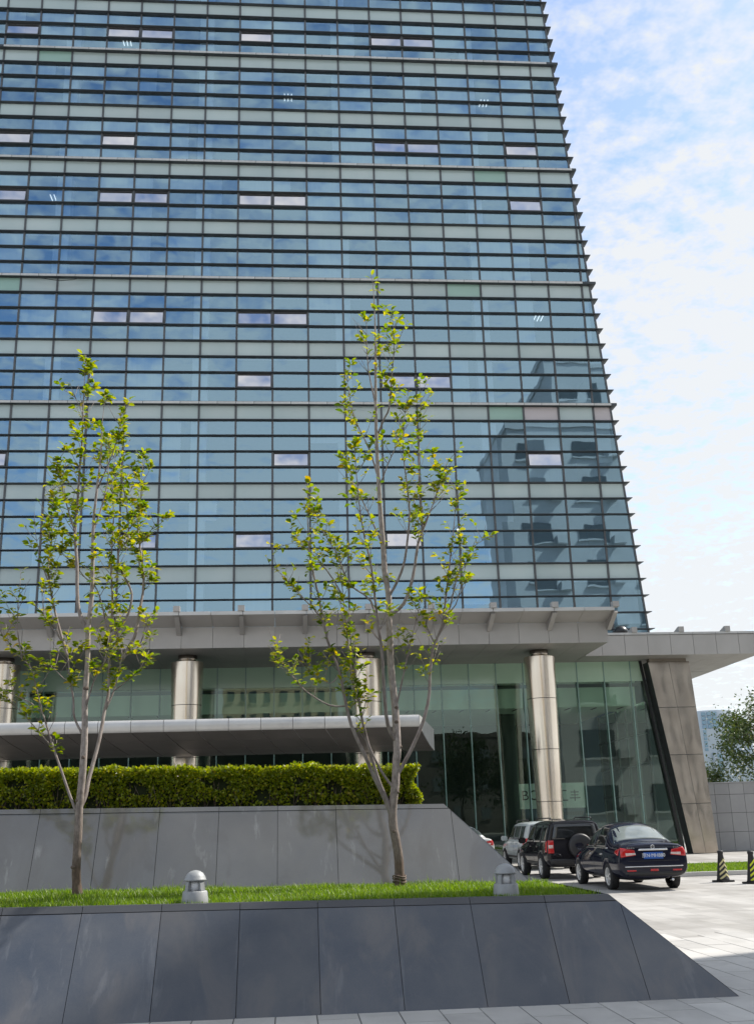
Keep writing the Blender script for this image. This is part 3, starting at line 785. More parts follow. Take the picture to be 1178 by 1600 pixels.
# ---------------------------------------------------------------- low entrance canopy
can = empty('entrance_canopy', (0, 39, 0))
tag(can, 'long low entrance canopy with curved underside and bright rolled front edge', 'canopy')
SK = 0.30      # the canopy is skewed in plan: joints run back and to the right
prof = [(39.04, 5.02), (39.9, 4.76), (40.9, 4.52), (41.6, 4.39), (42.1, 4.34)]
def cz(y):
    for (a, za), (b, zb) in zip(prof[:-1], prof[1:]):
        if a <= y <= b: return za + (zb - za) * (y - a) / (b - a)
PWc = 1.16
xk = [4.80 - PWc * k for k in range(0, 23)]
for a, b in zip(xk[1:], xk[:-1]):
    for (y0, z0), (y1, z1) in zip(prof[:-1], prof[1:]):
        e = 0.020; ye = 0.010
        v = [(a + e + SK * (y0 - 39), y0 + ye, z0), (b - e + SK * (y0 - 39), y0 + ye, z0), (b - e + SK * (y1 - 39), y1 - ye, z1), (a + e + SK * (y1 - 39), y1 - ye, z1)]
        mb = MB(); mb.add(v + [(x, y, z + 0.03) for x, y, z in v], [(0, 1, 2, 3), (0, 4, 5, 1), (1, 5, 6, 2), (2, 6, 7, 3), (3, 7, 4, 0)])
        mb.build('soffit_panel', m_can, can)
    # rolled nose
    mb = MB(); pts = []
    N = 10
    for q in range(N + 1):
        t_ = -math.pi * 0.42 + q * (math.pi * 0.92) / N
        pts.append((39.10 - 0.16 * math.cos(t_), 5.235 + 0.225 * math.sin(t_)))
    vs_ = []; fs = []
    for (y, z) in pts: vs_ += [(a + 0.008, y, z), (b - 0.008, y, z)]
    for q in range(N): fs.append((2 * q, 2 * q + 1, 2 * q + 3, 2 * q + 2))
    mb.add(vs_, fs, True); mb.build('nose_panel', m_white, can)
xr2 = 4.80
top = MB()
yB = 42.1
top.add([(xk[-1], 39.1, 5.45), (xr2, 39.1, 5.45), (xr2 + SK * (yB - 39), yB, 5.17), (xk[-1] + SK * (yB - 39), yB, 5.17)], [(0, 1, 2, 3)])
top.build('canopy_top', m_white, can)
ln = MB()
for (y0, z0), (y1, z1) in zip(prof[:-1], prof[1:]):
    ln.add([(xk[-1] + SK * (y0 - 39), y0, z0 + 0.034), (xr2 + SK * (y0 - 39), y0, z0 + 0.034), (xr2 + SK * (y1 - 39), y1, z1 + 0.034), (xk[-1] + SK * (y1 - 39), y1, z1 + 0.034)], [(0, 1, 2, 3)])
ln.build('joint_backing', m_white, can)
MB().add([(xk[-1] + SK * (yB - 39), yB + .002, 4.375), (xr2 + SK * (yB - 39), yB + .002, 4.375), (xr2 + SK * (yB - 39), yB + .002, 5.17), (xk[-1] + SK * (yB - 39), yB + .002, 5.17)], [(3, 2, 1, 0)]).build('back_edge', m_white, can)
# end panels on the right
tz = lambda y: 5.45 - (y - 39.1) * 0.28 / (yB - 39.1)
ys = [39.0, 39.9, 40.9, 41.6, 42.1]
for y0, y1 in zip(ys[:-1], ys[1:]):
    a0, a1 = y0 + 0.006, y1 - 0.006
    ln = MB().add([(xr2 + SK * (a0 - 39) + .004, a0, cz(max(a0, 39.041))), (xr2 + SK * (a1 - 39) + .004, a1, cz(a1)), (xr2 + SK * (a1 - 39) + .004, a1, tz(a1)), (xr2 + SK * (a0 - 39) + .004, a0, tz(max(a0, 39.1)))], [(0, 1, 2, 3)])
    ln.build('end_panel', m_white, can)

# ---------------------------------------------------------------- grey stone wall on the right
sw = empty('stone_wall', (19.0, 49, 0)); tag(sw, 'grey panelled stone wall right of the leaning steel pillar', 'wall')
MB().box(18.95, 46, 49.03, 49.5, 0, 3.0).build('wall_core', m_joint, sw)
zz = [0.0, 0.84, 1.68, 2.50, 3.0]
x = 18.95; k = 0
while x < 33:
    for z0, z1 in zip(zz[:-1], zz[1:]):
        MB().box(x + 0.008, x + 0.692, 49.0 - rnd.uniform(0, 0.006), 49.029, z0 + 0.008, z1 - 0.008).build('stone_panel', m_stoneW, sw)
    x += 0.70
MB().box(33, 46, 49.0, 49.029, 0, 3.0).build('stone_panel', m_stoneW, sw)
MB().box(18.95, 46, 48.97, 49.55, 3.002, 3.06).build('coping', m_stoneW, sw)

# ---------------------------------------------------------------- leafy trees
def leafy_tree(name, label, loc, h, rx, rz_, zc, n, leaf, seed, group=None, mat=None, trunk_r=0.16, clump=0.55):
    rs = np.random.RandomState(seed); rr = random.Random(seed)
    root = empty(name, loc); tag(root, label, 'tree', group)
    tb = MB()
    top = Vector((rr.uniform(-.3, .3), rr.uniform(-.3, .3), zc + rz_ * 0.5))
    pts = [Vector((0, 0, -0.05)), Vector((rr.uniform(-.1, .1), rr.uniform(-.1, .1), zc * 0.4)), Vector((rr.uniform(-.2, .2), rr.uniform(-.2, .2), zc * 0.75)), top]
    tb.tube(pts, [trunk_r, trunk_r * 0.8, trunk_r * 0.6, trunk_r * 0.15], 8)
    tb.build('trunk', m_barkD, root, world=False)
    lb = MB(); cents = []
    nb = 16
    for k in range(nb):
        a = k * 2.4 + rr.uniform(-.4, .4); t_ = rr.uniform(0.25, 0.95)
        s = pts[1].lerp(pts[3], t_)
        ph = rr.uniform(-0.5, 0.9)
        e = Vector((math.cos(a) * rx * rr.uniform(.55, .98) * math.cos(ph), math.sin(a) * rx * rr.uniform(.55, .98) * math.cos(ph), zc + rz_ * math.sin(ph) * rr.uniform(.7, 1)))
        m_ = s.lerp(e, 0.5) + Vector((0, 0, -0.12 * rx))
        lb.tube([s, m_, e], [trunk_r * 0.4, trunk_r * 0.22, trunk_r * 0.05], 6)
        cents.append(e); cents.append(s.lerp(e, 0.7))
    lb.build('limb', m_barkD, root, world=False)
    for k in range(34):
        v = rs.normal(size=3); v /= np.linalg.norm(v); q = rs.uniform(0.5, 0.95)
        cents.append(Vector((v[0] * rx * q, v[1] * rx * q, zc + v[2] * rz_ * q)))
    P = []
    per = n // len(cents)
    for c in cents:
        r_ = clump * rs.uniform(0.6, 1.25)
        q = rs.normal(size=(per, 3)) * np.array([r_, r_, r_ * 0.7]) * 0.6
        P.append(q + np.array(c[:]))
    P = np.concatenate(P)
    o = link('crown', leaf_cloud('crown', P, leaf, mat or m_tree, rs=rs), root); o['kind'] = 'stuff'
    return root
leafy_tree('leafy_tree', 'large green tree behind the grey stone wall at the right', (34.3, 75, -0.06), 11, 3.4, 3.6, 6.7, 9000, 0.22, 21, clump=0.95)
leafy_tree('leafy_tree', 'small bushy tree between the steel pillar and the large tree', (30.6, 77, -0.06), 5.5, 1.5, 1.6, 3.9, 2600, 0.16, 22, clump=0.55, trunk_r=0.08)
leafy_tree('leafy_tree', 'green tree at the right picture edge behind the stone wall', (41, 80, -0.06), 11, 3.4, 3.4, 6.5, 6000, 0.24, 23, clump=0.95)

# ---------------------------------------------------------------- pale far tower
ft = empty('far_building', (92, 225, 0)); tag(ft, 'pale blue distant office block with stepped top behind the tree', 'building')
m_farw = vary('far_cladding', (0.42, 0.50, 0.56), (0.50, 0.57, 0.62), 0.2, 0.5)
m_farg = vary('far_glass', (0.16, 0.30, 0.40), (0.26, 0.42, 0.52), 0.3, 0.12, spec=0.9)
MB().lathe([(7.0, 0), (7.0, 23.2), (6.6, 23.4)], 40, (93.5, 229, 0)).build('round_tower', m_farw, ft)
MB().box(86.2, 98, 220.6, 226, 0, 19.2).build('front_block', m_farw, ft)
MB().box(88.9, 104, 219.6, 220.59, 0, 14.2).build('side_block', m_farw, ft)
for k in range(6):
    MB().box(86.6 + 0.9, 88.2, 220.5, 220.595, 14.6 + k * 0.75, 15.15 + k * 0.75).build('window', m_farg, ft)
for k in range(8):
    MB().box(89.6, 90.6, 219.5, 219.595, 6.2 + k * 1.0, 6.9 + k * 1.0).build('window', m_farg, ft)
for k in range(4):
    for c in range(3):
        a = math.radians(-128 + c * 9)
        MB().box(93.5 + 7.03 * math.cos(a) - 0.42, 93.5 + 7.03 * math.cos(a) + 0.42, 229 + 7.03 * math.sin(a) - 0.2, 229 + 7.03 * math.sin(a) + 0.4, 19.5 + k * 0.9, 20.2 + k * 0.9).build('window', m_farg, ft)

# ---------------------------------------------------------------- buildings across the street, mirrored in the glass, some added to darken it
def block(name, label, x0, x1, y0, y1, h, wallm, face, cols, rows, ww, wh, zb=1.5, parapet=0.6):
    root = empty(name, ((x0 + x1) / 2, (y0 + y1) / 2, 0)); tag(root, label, 'building')
    MB().box(x0, x1, y0, y1, 0, h).build('wall', wallm, root)
    MB().box(x0 - 0.15, x1 + 0.15, y0 - 0.15, y1 + 0.15, h + 0.002, h + parapet).build('roof', wallm, root)
    n = 0
    for r in range(rows):
        z = zb + (h - zb) * r / rows + 0.5
        for c in range(cols):
            x = x0 + (x1 - x0) * (c + 0.5) / cols
            y = y1 + 0.004
            o = MB().box(x - ww / 2, x + ww / 2, y, y + 0.05, z, z + wh).build('window', m_winD, root)
            MB().box(x - ww / 2 - 0.1, x + ww / 2 + 0.1, y, y + 0.18, z - 0.14, z - 0.002).build('window_sill', wallm, o)
            if face == 'bay':
                MB().box(x + ww / 2 + 0.25, x + ww / 2 + 1.3, y, y + 0.7, z - 0.2, z + 0.55).build('balcony', wallm, root)
    return root
m_winD = plain('dark_window', (0.10, 0.115, 0.125), 0.15)
m_greyW = vary('grey_render', (0.52, 0.53, 0.54), (0.62, 0.63, 0.64), 0.1, 0.8)
m_beige = vary('beige_render', (0.66, 0.56, 0.38), (0.74, 0.64, 0.45), 0.1, 0.8)
block('apartment_building', 'grey apartment block mirrored in the lower right tower glass', 19.9, 40, 8.0, 19.0, 36.5, m_greyW, 'bay', 4, 9, 2.3, 1.9)
block('apartment_building', 'taller grey slab mirrored above the apartment block in the tower glass', 27.5, 40, -16, 7.5, 48, m_greyW, '', 4, 10, 2.0, 1.7)
block('apartment_building', 'beige building mirrored in the lobby glass behind the left column', -9.4, 7.4, -70, -55, 21.5, m_beige, '', 9, 6, 0.8, 1.6)
m_brown = vary('brown_brick', (0.07, 0.06, 0.055), (0.11, 0.10, 0.09), 0.3, 0.8)
block('added_street_building', 'long dark brown building added to darken the low lobby reflection behind the trees', 9.5, 90, -76, -60, 13.5, m_brown, '', 24, 3, 1.6, 1.8)  # unseen block added so the lower lobby glass reflects something dark
for k, (x, y, h) in enumerate(((17.0, -9, 10.5), (10.5, -16, 7.5), (-14, -14, 9), (-22, -10, 10), (22.5, -14, 9.5), (29, -20, 10), (36, -18, 10), (42, -20, 10))):  # most of this row is added, out of view, to darken the lobby reflection
    leafy_tree('street_tree', ('dark street tree mirrored in the lobby glass beside the canopy', 'low round street tree mirrored in the lobby glass', 'added street tree darkening the reflections, left of the beige building', 'added street tree darkening the reflections, farthest left', 'added third street tree darkening the reflections, right of the beige building', 'added fourth street tree darkening the reflections, right of the beige building', 'added fifth street tree darkening the reflections, right of the beige building', 'added street tree darkening the reflections, farthest right')[k],
               (x, y, -0.06), h, 2.6 + 0.2 * (k % 2), h * 0.34, h * 0.62, 4200, 0.3, 40 + k, 'street trees across the road', clump=0.95)

# ---------------------------------------------------------------- hedge
hz0 = lambda X: ztM(X) - 0.02
hx0, hx1, hy0, hy1 = -8.6, 1.70, 14.36, 15.1
hd = empty('clipped_hedge', (-3, 14.7, 1.85)); tag(hd, 'long clipped box hedge on top of the grey stone wall', 'hedge')
n = 96000
P = np.column_stack([nrs.uniform(hx0, hx1, n), nrs.uniform(hy0, hy1, n), nrs.uniform(0, 1, n)])
bump = 0.045 * np.sin(P[:, 0] * 7.3) + 0.04 * np.sin(P[:, 0] * 3.1 + 1) + 0.035 * np.sin(P[:, 0] * 17 + 3 * np.sin(P[:, 0] * 2)) + np.abs(nrs.normal(size=n)) * 0.018
which = nrs.uniform(size=n)
front = which < 0.48; topm = (which >= 0.48) & (which < 0.86); endm = which > 0.93
dn = np.abs(nrs.normal(size=n)) * 0.055
htop = 0.515 + bump * 0.5
P[:, 2] *= 0.53
# clumps: thin out leaves in dark pockets of the front face
pocket = np.sin(P[:, 0] * 9.7 + 2 * np.sin(P[:, 0] * 2.3)) * 0.5 + np.sin(P[:, 2] * 19 + P[:, 0] * 5) * 0.35
P[front, 1] = hy0 + 0.02 + dn[front] * 1.4 + 0.5 * bump[front]
P[topm, 2] = htop[topm] - dn[topm] * 0.8
P[endm, 0] = hx1 - dn[endm] + 0.06 * np.sin(P[endm, 2] * 14)
low = front & (nrs.uniform(size=n) > 0.25 + 1.1 * P[:, 2] / 0.5) | (front & (pocket > 0.42) & (P[:, 2] < 0.4))
P = P[~low]
P[:, 2] += hz0(P[:, 0])
P -= np.array([-3, 14.7, 1.85])
o = link('foliage', leaf_cloud('foliage', P, 0.042, m_hedge, 0.8, 0.66), hd); o['kind'] = 'stuff'
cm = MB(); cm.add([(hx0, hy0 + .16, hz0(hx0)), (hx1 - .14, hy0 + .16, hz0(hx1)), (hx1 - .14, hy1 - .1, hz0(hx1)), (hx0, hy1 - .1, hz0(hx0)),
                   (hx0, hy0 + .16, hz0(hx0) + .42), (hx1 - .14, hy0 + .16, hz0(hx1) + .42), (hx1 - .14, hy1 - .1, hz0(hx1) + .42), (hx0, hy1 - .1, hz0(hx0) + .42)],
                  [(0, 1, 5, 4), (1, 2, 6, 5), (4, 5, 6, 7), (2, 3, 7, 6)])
cm.build('dark_core', m_hcore, hd)  # solid box; its near-black colour stands in for shade among the leaves
st = MB()
for k in range(64):
    x = hx0 + 0.16 * k + rnd.uniform(-.05, .05)
    if x > hx1 - .08: continue
    for q in range(3):
        a = Vector((x, hy0 + 0.12 + rnd.uniform(-.02, .02), hz0(x) - .02)); e = a + Vector((rnd.uniform(-.14, .14), rnd.uniform(-.06, .02), rnd.uniform(.25, .42)))
        st.tube([a, a.lerp(e, .5) + Vector((rnd.uniform(-.02, .02), 0, 0)), e], [.007, .005, .002], 5)
so = st.build('stem', m_barkD, hd)

# ---------------------------------------------------------------- the two young trees on the lawn
RT_TRUNK= [(0.0, 0.0, 0.0), (0.001, 0.0, 0.333), (-0.024, 0.0, 0.553), (-0.055, 0.0, 0.738), (-0.054, 0.0, 0.947), (-0.012, 0.0, 1.225), (0.011, 0.0, 1.514), (0.026, 0.0, 1.668), (0.015, 0.0, 2.145), (-0.022, 0.0, 2.689), (-0.025, 0.0, 3.303), (-0.023, 0.0, 3.587), (-0.063, 0.0, 3.9), (-0.073, 0.0, 4.251), (-0.089, 0.0, 4.564), (-0.114, 0.0, 5.355), (-0.118, 0.0, 6.135), (-0.097, 0.0, 6.94), (-0.091, 0.0, 7.435), (-0.1, 0.0, 7.941), (-0.124, 0.0, 8.212)]
RT_LIMBS=[
 [(-0.077, 0.0, 0.851), (-0.145, -0.044, 1.038), (-0.275, -0.109, 1.302), (-0.382, -0.169, 1.551), (-0.551, -0.259, 1.921), (-0.641, -0.348, 2.305), (-0.686, -0.402, 2.539), (-0.807, -0.44, 2.855), (-0.882, -0.476, 3.165), (-0.942, -0.515, 3.51), (-1.033, -0.562, 3.912), (-1.055, -0.599, 4.238), (-1.058, -0.674, 4.891)] ,
 [(-0.06, 0.0, 0.902), (-0.197, 0.013, 1.23), (-0.297, 0.027, 1.577), (-0.389, 0.041, 1.968), (-0.431, 0.051, 2.214), (-0.505, 0.061, 2.488), (-0.537, 0.075, 2.846), (-0.57, 0.081, 3.209), (-0.604, 0.088, 3.587), (-0.622, 0.095, 3.945), (-0.657, 0.101, 4.291)] ,
 [(-0.02, 0.0, 1.164), (-0.143, -0.021, 1.318), (-0.279, -0.053, 1.571), (-0.362, -0.08, 1.802), (-0.427, -0.119, 2.149), (-0.477, -0.158, 2.498), (-0.534, -0.211, 2.969), (-0.551, -0.233, 3.37)] ,
 [(0.009, 0.0, 1.323), (0.077, 0.011, 1.429), (0.219, 0.035, 1.666), (0.372, 0.065, 1.987), (0.457, 0.092, 2.282), (0.483, 0.114, 2.535), (0.535, 0.143, 2.874), (0.595, 0.15, 3.015), (0.691, 0.162, 3.267), (0.752, 0.177, 3.617), (0.815, 0.194, 3.999), (0.879, 0.211, 4.389), (0.935, 0.227, 4.759), (0.967, 0.245, 5.173)] ,
 [(0.577, 0.15, 2.99), (0.767, 0.192, 3.356), (0.897, 0.239, 3.792), (1.033, 0.278, 4.15), (1.221, 0.305, 4.333), (1.452, 0.332, 4.464)] ,
 [(0.568, 0.15, 2.965), (0.449, 0.048, 3.206), (0.364, -0.034, 3.4), (0.237, -0.097, 3.513)] ,
 [(0.022, 0.0, 1.722), (-0.091, -0.097, 1.926), (-0.142, -0.274, 2.336), (-0.169, -0.458, 2.756), (-0.227, -0.624, 3.129), (-0.268, -0.767, 3.448), (-0.309, -0.902, 3.742), (-0.384, -0.977, 4.082), (-0.435, -1.043, 4.385), (-0.478, -1.144, 4.841), (-0.505, -1.229, 5.223)] ,
 [(-0.023, 0.0, 3.311), (0.18, 0.071, 3.482), (0.322, 0.176, 3.852), (0.423, 0.303, 4.329), (0.503, 0.374, 4.588), (0.504, 0.539, 5.224), (0.554, 0.721, 5.933), (0.603, 0.793, 6.471), (0.612, 0.839, 6.81)] ,
 [(-0.033, 0.0, 3.537), (0.068, -0.041, 3.703), (0.17, -0.095, 3.934), (0.223, -0.157, 4.216), (0.262, -0.245, 4.621), (0.233, -0.315, 4.947), (0.189, -0.422, 5.437), (0.238, -0.491, 6.081)] ,
 [(0.019, 0.0, 2.113), (0.095, -0.073, 2.42), (0.204, -0.184, 2.883), (0.288, -0.259, 3.192), (0.372, -0.335, 3.502)] ,
 [(-0.584, 0.051, 2.186), (-0.796, 0.141, 2.208), (-1.064, 0.273, 2.388), (-1.225, 0.371, 2.574), (-1.414, 0.51, 2.87), (-1.456, 0.609, 3.123)] ,
 [(-0.694, -0.402, 2.523), (-0.813, -0.406, 2.409), (-1.044, -0.413, 2.566), (-1.174, -0.417, 2.677)] ,
 [(-0.188, -0.458, 2.922), (-0.274, -0.32, 3.431), (-0.536, -0.219, 3.685), (-0.685, -0.1, 4.11), (-0.875, 0.014, 4.494), (-0.927, 0.099, 4.817)] ,
 [(-0.883, -0.476, 3.15), (-0.991, -0.48, 3.309), (-1.146, -0.484, 3.47), (-1.302, -0.489, 3.656), (-1.436, -0.493, 3.794), (-1.514, -0.495, 3.827)] ,
 [(-0.103, 0.0, 5.139), (-0.215, 0.052, 5.592), (-0.407, 0.112, 6.085), (-0.467, 0.158, 6.491), (-0.493, 0.197, 6.844)] ,
 [(-0.116, 0.052, 5.748), (-0.012, -0.036, 5.991), (0.057, -0.09, 6.136), (0.092, -0.22, 6.519), (0.126, -0.362, 6.932), (0.109, -0.457, 7.207), (0.083, -0.513, 7.368)] ,
 [(-0.117, 0.0, 6.144), (-0.129, 0.017, 6.301), (-0.189, 0.061, 6.708), (-0.206, 0.11, 7.155), (-0.191, 0.159, 7.614)] ,
 [(0.483, 0.374, 4.535), (0.718, 0.528, 5.035), (0.838, 0.634, 5.396), (0.953, 0.714, 5.661)] ,
 [(-0.106, 0.0, 5.005), (0.025, 0.007, 5.367), (0.174, 0.014, 5.688), (0.275, 0.022, 6.061)] ,
 [(-0.086, 0.0, 4.26), (-0.251, 0.095, 4.725), (-0.463, 0.204, 5.253), (-0.566, 0.272, 5.597)] ,
 [(-0.604, 0.088, 3.587), (-0.811, 0.148, 3.959), (-1.14, 0.217, 4.325), (-1.418, 0.257, 4.294)] ,
 [(0.717, 0.192, 3.357), (0.862, 0.118, 3.467), (0.942, -0.012, 3.777), (1.005, -0.126, 4.048)] ,
 [(0.423, 0.303, 4.328), (0.622, 0.409, 4.815), (0.731, 0.473, 5.11), (0.811, 0.545, 5.46)] ,
]
LT_TRUNK= [(0.0, 0.0, 0.0), (-0.028, 0.0, 0.228), (-0.032, 0.0, 0.485), (-0.03, 0.0, 0.696), (-0.033, 0.0, 0.909), (-0.026, 0.0, 1.123), (-0.014, 0.0, 1.399), (-0.014, 0.0, 1.834), (-0.032, 0.0, 2.202), (-0.023, 0.0, 2.614), (-0.03, 0.0, 2.91), (-0.035, 0.0, 3.082), (-0.012, 0.0, 3.471), (-0.023, 0.0, 3.925), (-0.037, 0.0, 4.379), (-0.017, 0.0, 4.808), (0.013, 0.0, 5.289), (0.01, 0.0, 5.691), (0.03, 0.0, 6.146)]
LT_LIMBS=[
 [(-0.054, 0.0, 0.895), (-0.162, 0.026, 1.128), (-0.244, 0.048, 1.326), (-0.298, 0.062, 1.453), (-0.385, 0.085, 1.663), (-0.489, 0.115, 1.936), (-0.565, 0.135, 2.121), (-0.635, 0.147, 2.353), (-0.714, 0.161, 2.603), (-0.839, 0.17, 2.738), (-0.949, 0.178, 2.843), (-1.042, 0.186, 2.979), (-1.098, 0.193, 3.092)] ,
 [(-0.555, 0.135, 2.09), (-0.706, 0.171, 2.204), (-0.854, 0.203, 2.279), (-1.102, 0.256, 2.398), (-1.257, 0.294, 2.522)] ,
 [(-0.384, 0.085, 1.648), (-0.522, 0.133, 1.796), (-0.722, 0.2, 2.002), (-0.906, 0.259, 2.179), (-1.108, 0.313, 2.289)] ,
 [(-0.021, 0.0, 0.965), (0.021, 0.051, 1.095), (0.034, 0.116, 1.271), (0.06, 0.178, 1.436), (0.109, 0.302, 1.773), (0.134, 0.425, 2.115), (0.157, 0.508, 2.343), (0.14, 0.571, 2.696), (0.128, 0.629, 3.014), (0.13, 0.675, 3.271), (0.112, 0.74, 3.637), (0.064, 0.82, 4.086), (0.049, 0.94, 4.764), (-0.003, 1.026, 5.256), (-0.024, 1.123, 5.813)] ,
 [(0.135, 0.425, 2.099), (0.23, 0.484, 2.379), (0.278, 0.536, 2.64), (0.3, 0.564, 2.781), (0.473, 0.608, 2.916), (0.587, 0.668, 3.197), (0.62, 0.696, 3.335)] ,
 [(0.297, 0.564, 2.757), (0.387, 0.65, 2.99), (0.433, 0.694, 3.112), (0.458, 0.793, 3.407), (0.477, 0.957, 3.906), (0.342, 1.198, 4.647), (0.341, 1.306, 4.982), (0.345, 1.371, 5.368), (0.334, 1.457, 5.888)] ,
 [(0.223, 0.484, 2.363), (0.37, 0.415, 2.462), (0.521, 0.342, 2.569), (0.695, 0.255, 2.704)] ,
 [(-0.018, 0.0, 1.767), (-0.14, -0.007, 1.992), (-0.161, -0.014, 2.203), (-0.214, -0.021, 2.446), (-0.258, -0.029, 2.737), (-0.361, -0.036, 2.947), (-0.538, -0.045, 3.183), (-0.574, -0.046, 3.293), (-0.603, -0.05, 3.515)] ,
 [(-0.257, -0.029, 2.722), (-0.44, 0.143, 3.194), (-0.586, 0.305, 3.649), (-0.651, 0.41, 3.957), (-0.654, 0.533, 4.319), (-0.717, 0.695, 4.801), (-0.746, 0.824, 5.191)] ,
 [(-0.037, 0.0, 3.043), (-0.079, 0.009, 3.1), (-0.167, 0.036, 3.305), (-0.208, 0.071, 3.594), (-0.23, 0.106, 3.879), (-0.287, 0.159, 4.316), (-0.288, 0.199, 4.65), (-0.291, 0.234, 5.214), (-0.284, 0.255, 5.557), (-0.294, 0.276, 5.906), (-0.307, 0.305, 6.384), (-0.31, 0.334, 6.854)] ,
 [(-0.213, -0.021, 2.438), (-0.295, 0.006, 2.466), (-0.479, 0.083, 2.634), (-0.583, 0.119, 2.594)] ,
 [(-0.019, 0.0, 2.081), (0.044, -0.075, 2.298), (0.106, -0.132, 2.456), (0.206, -0.195, 2.62), (0.337, -0.279, 2.834), (0.46, -0.34, 2.975)] ,
 [(0.125, 0.629, 2.998), (0.238, 0.623, 3.193), (0.345, 0.618, 3.365), (0.381, 0.612, 3.598), (0.331, 0.607, 3.758), (0.235, 0.602, 3.937), (0.186, 0.596, 4.167), (0.309, 0.593, 4.372), (0.275, 0.588, 4.765), (0.194, 0.582, 5.217), (0.205, 0.578, 5.496)] ,
 [(0.129, 0.629, 3.006), (0.05, 0.549, 3.355), (-0.04, 0.478, 3.657), (-0.191, 0.429, 3.807), (-0.299, 0.39, 3.941), (-0.469, 0.336, 4.105), (-0.61, 0.295, 4.213)] ,
 [(0.468, 0.957, 3.897), (0.385, 0.972, 4.297), (0.512, 0.981, 4.522), (0.641, 0.989, 4.704), (0.759, 0.994, 4.768)] ,
 [(-0.586, 0.305, 3.65), (-0.713, 0.326, 3.97), (-0.799, 0.345, 4.269), (-0.84, 0.358, 4.486)] ,
 [(-0.287, 0.159, 4.316), (-0.356, 0.039, 4.559), (-0.409, -0.07, 4.778), (-0.439, -0.176, 4.996), (-0.486, -0.267, 5.176)] ,
 [(-0.831, 0.17, 2.73), (-0.894, 0.083, 3.07), (-0.881, -0.002, 3.409), (-0.867, -0.049, 3.597)] ,
 [(-0.014, 0.0, 4.842), (0.141, -0.076, 5.201), (0.242, -0.143, 5.523), (0.278, -0.208, 5.847)] ,
 [(-0.036, 0.0, 4.296), (0.037, 0.122, 4.667), (0.071, 0.273, 5.149), (-0.018, 0.43, 5.65)] ,
 [(-0.288, 0.276, 5.951), (-0.402, 0.332, 6.201), (-0.48, 0.358, 6.304)] ,
 [(-1.064, 0.186, 2.972), (-1.16, 0.11, 3.196), (-1.212, 0.038, 3.421)] ,
]

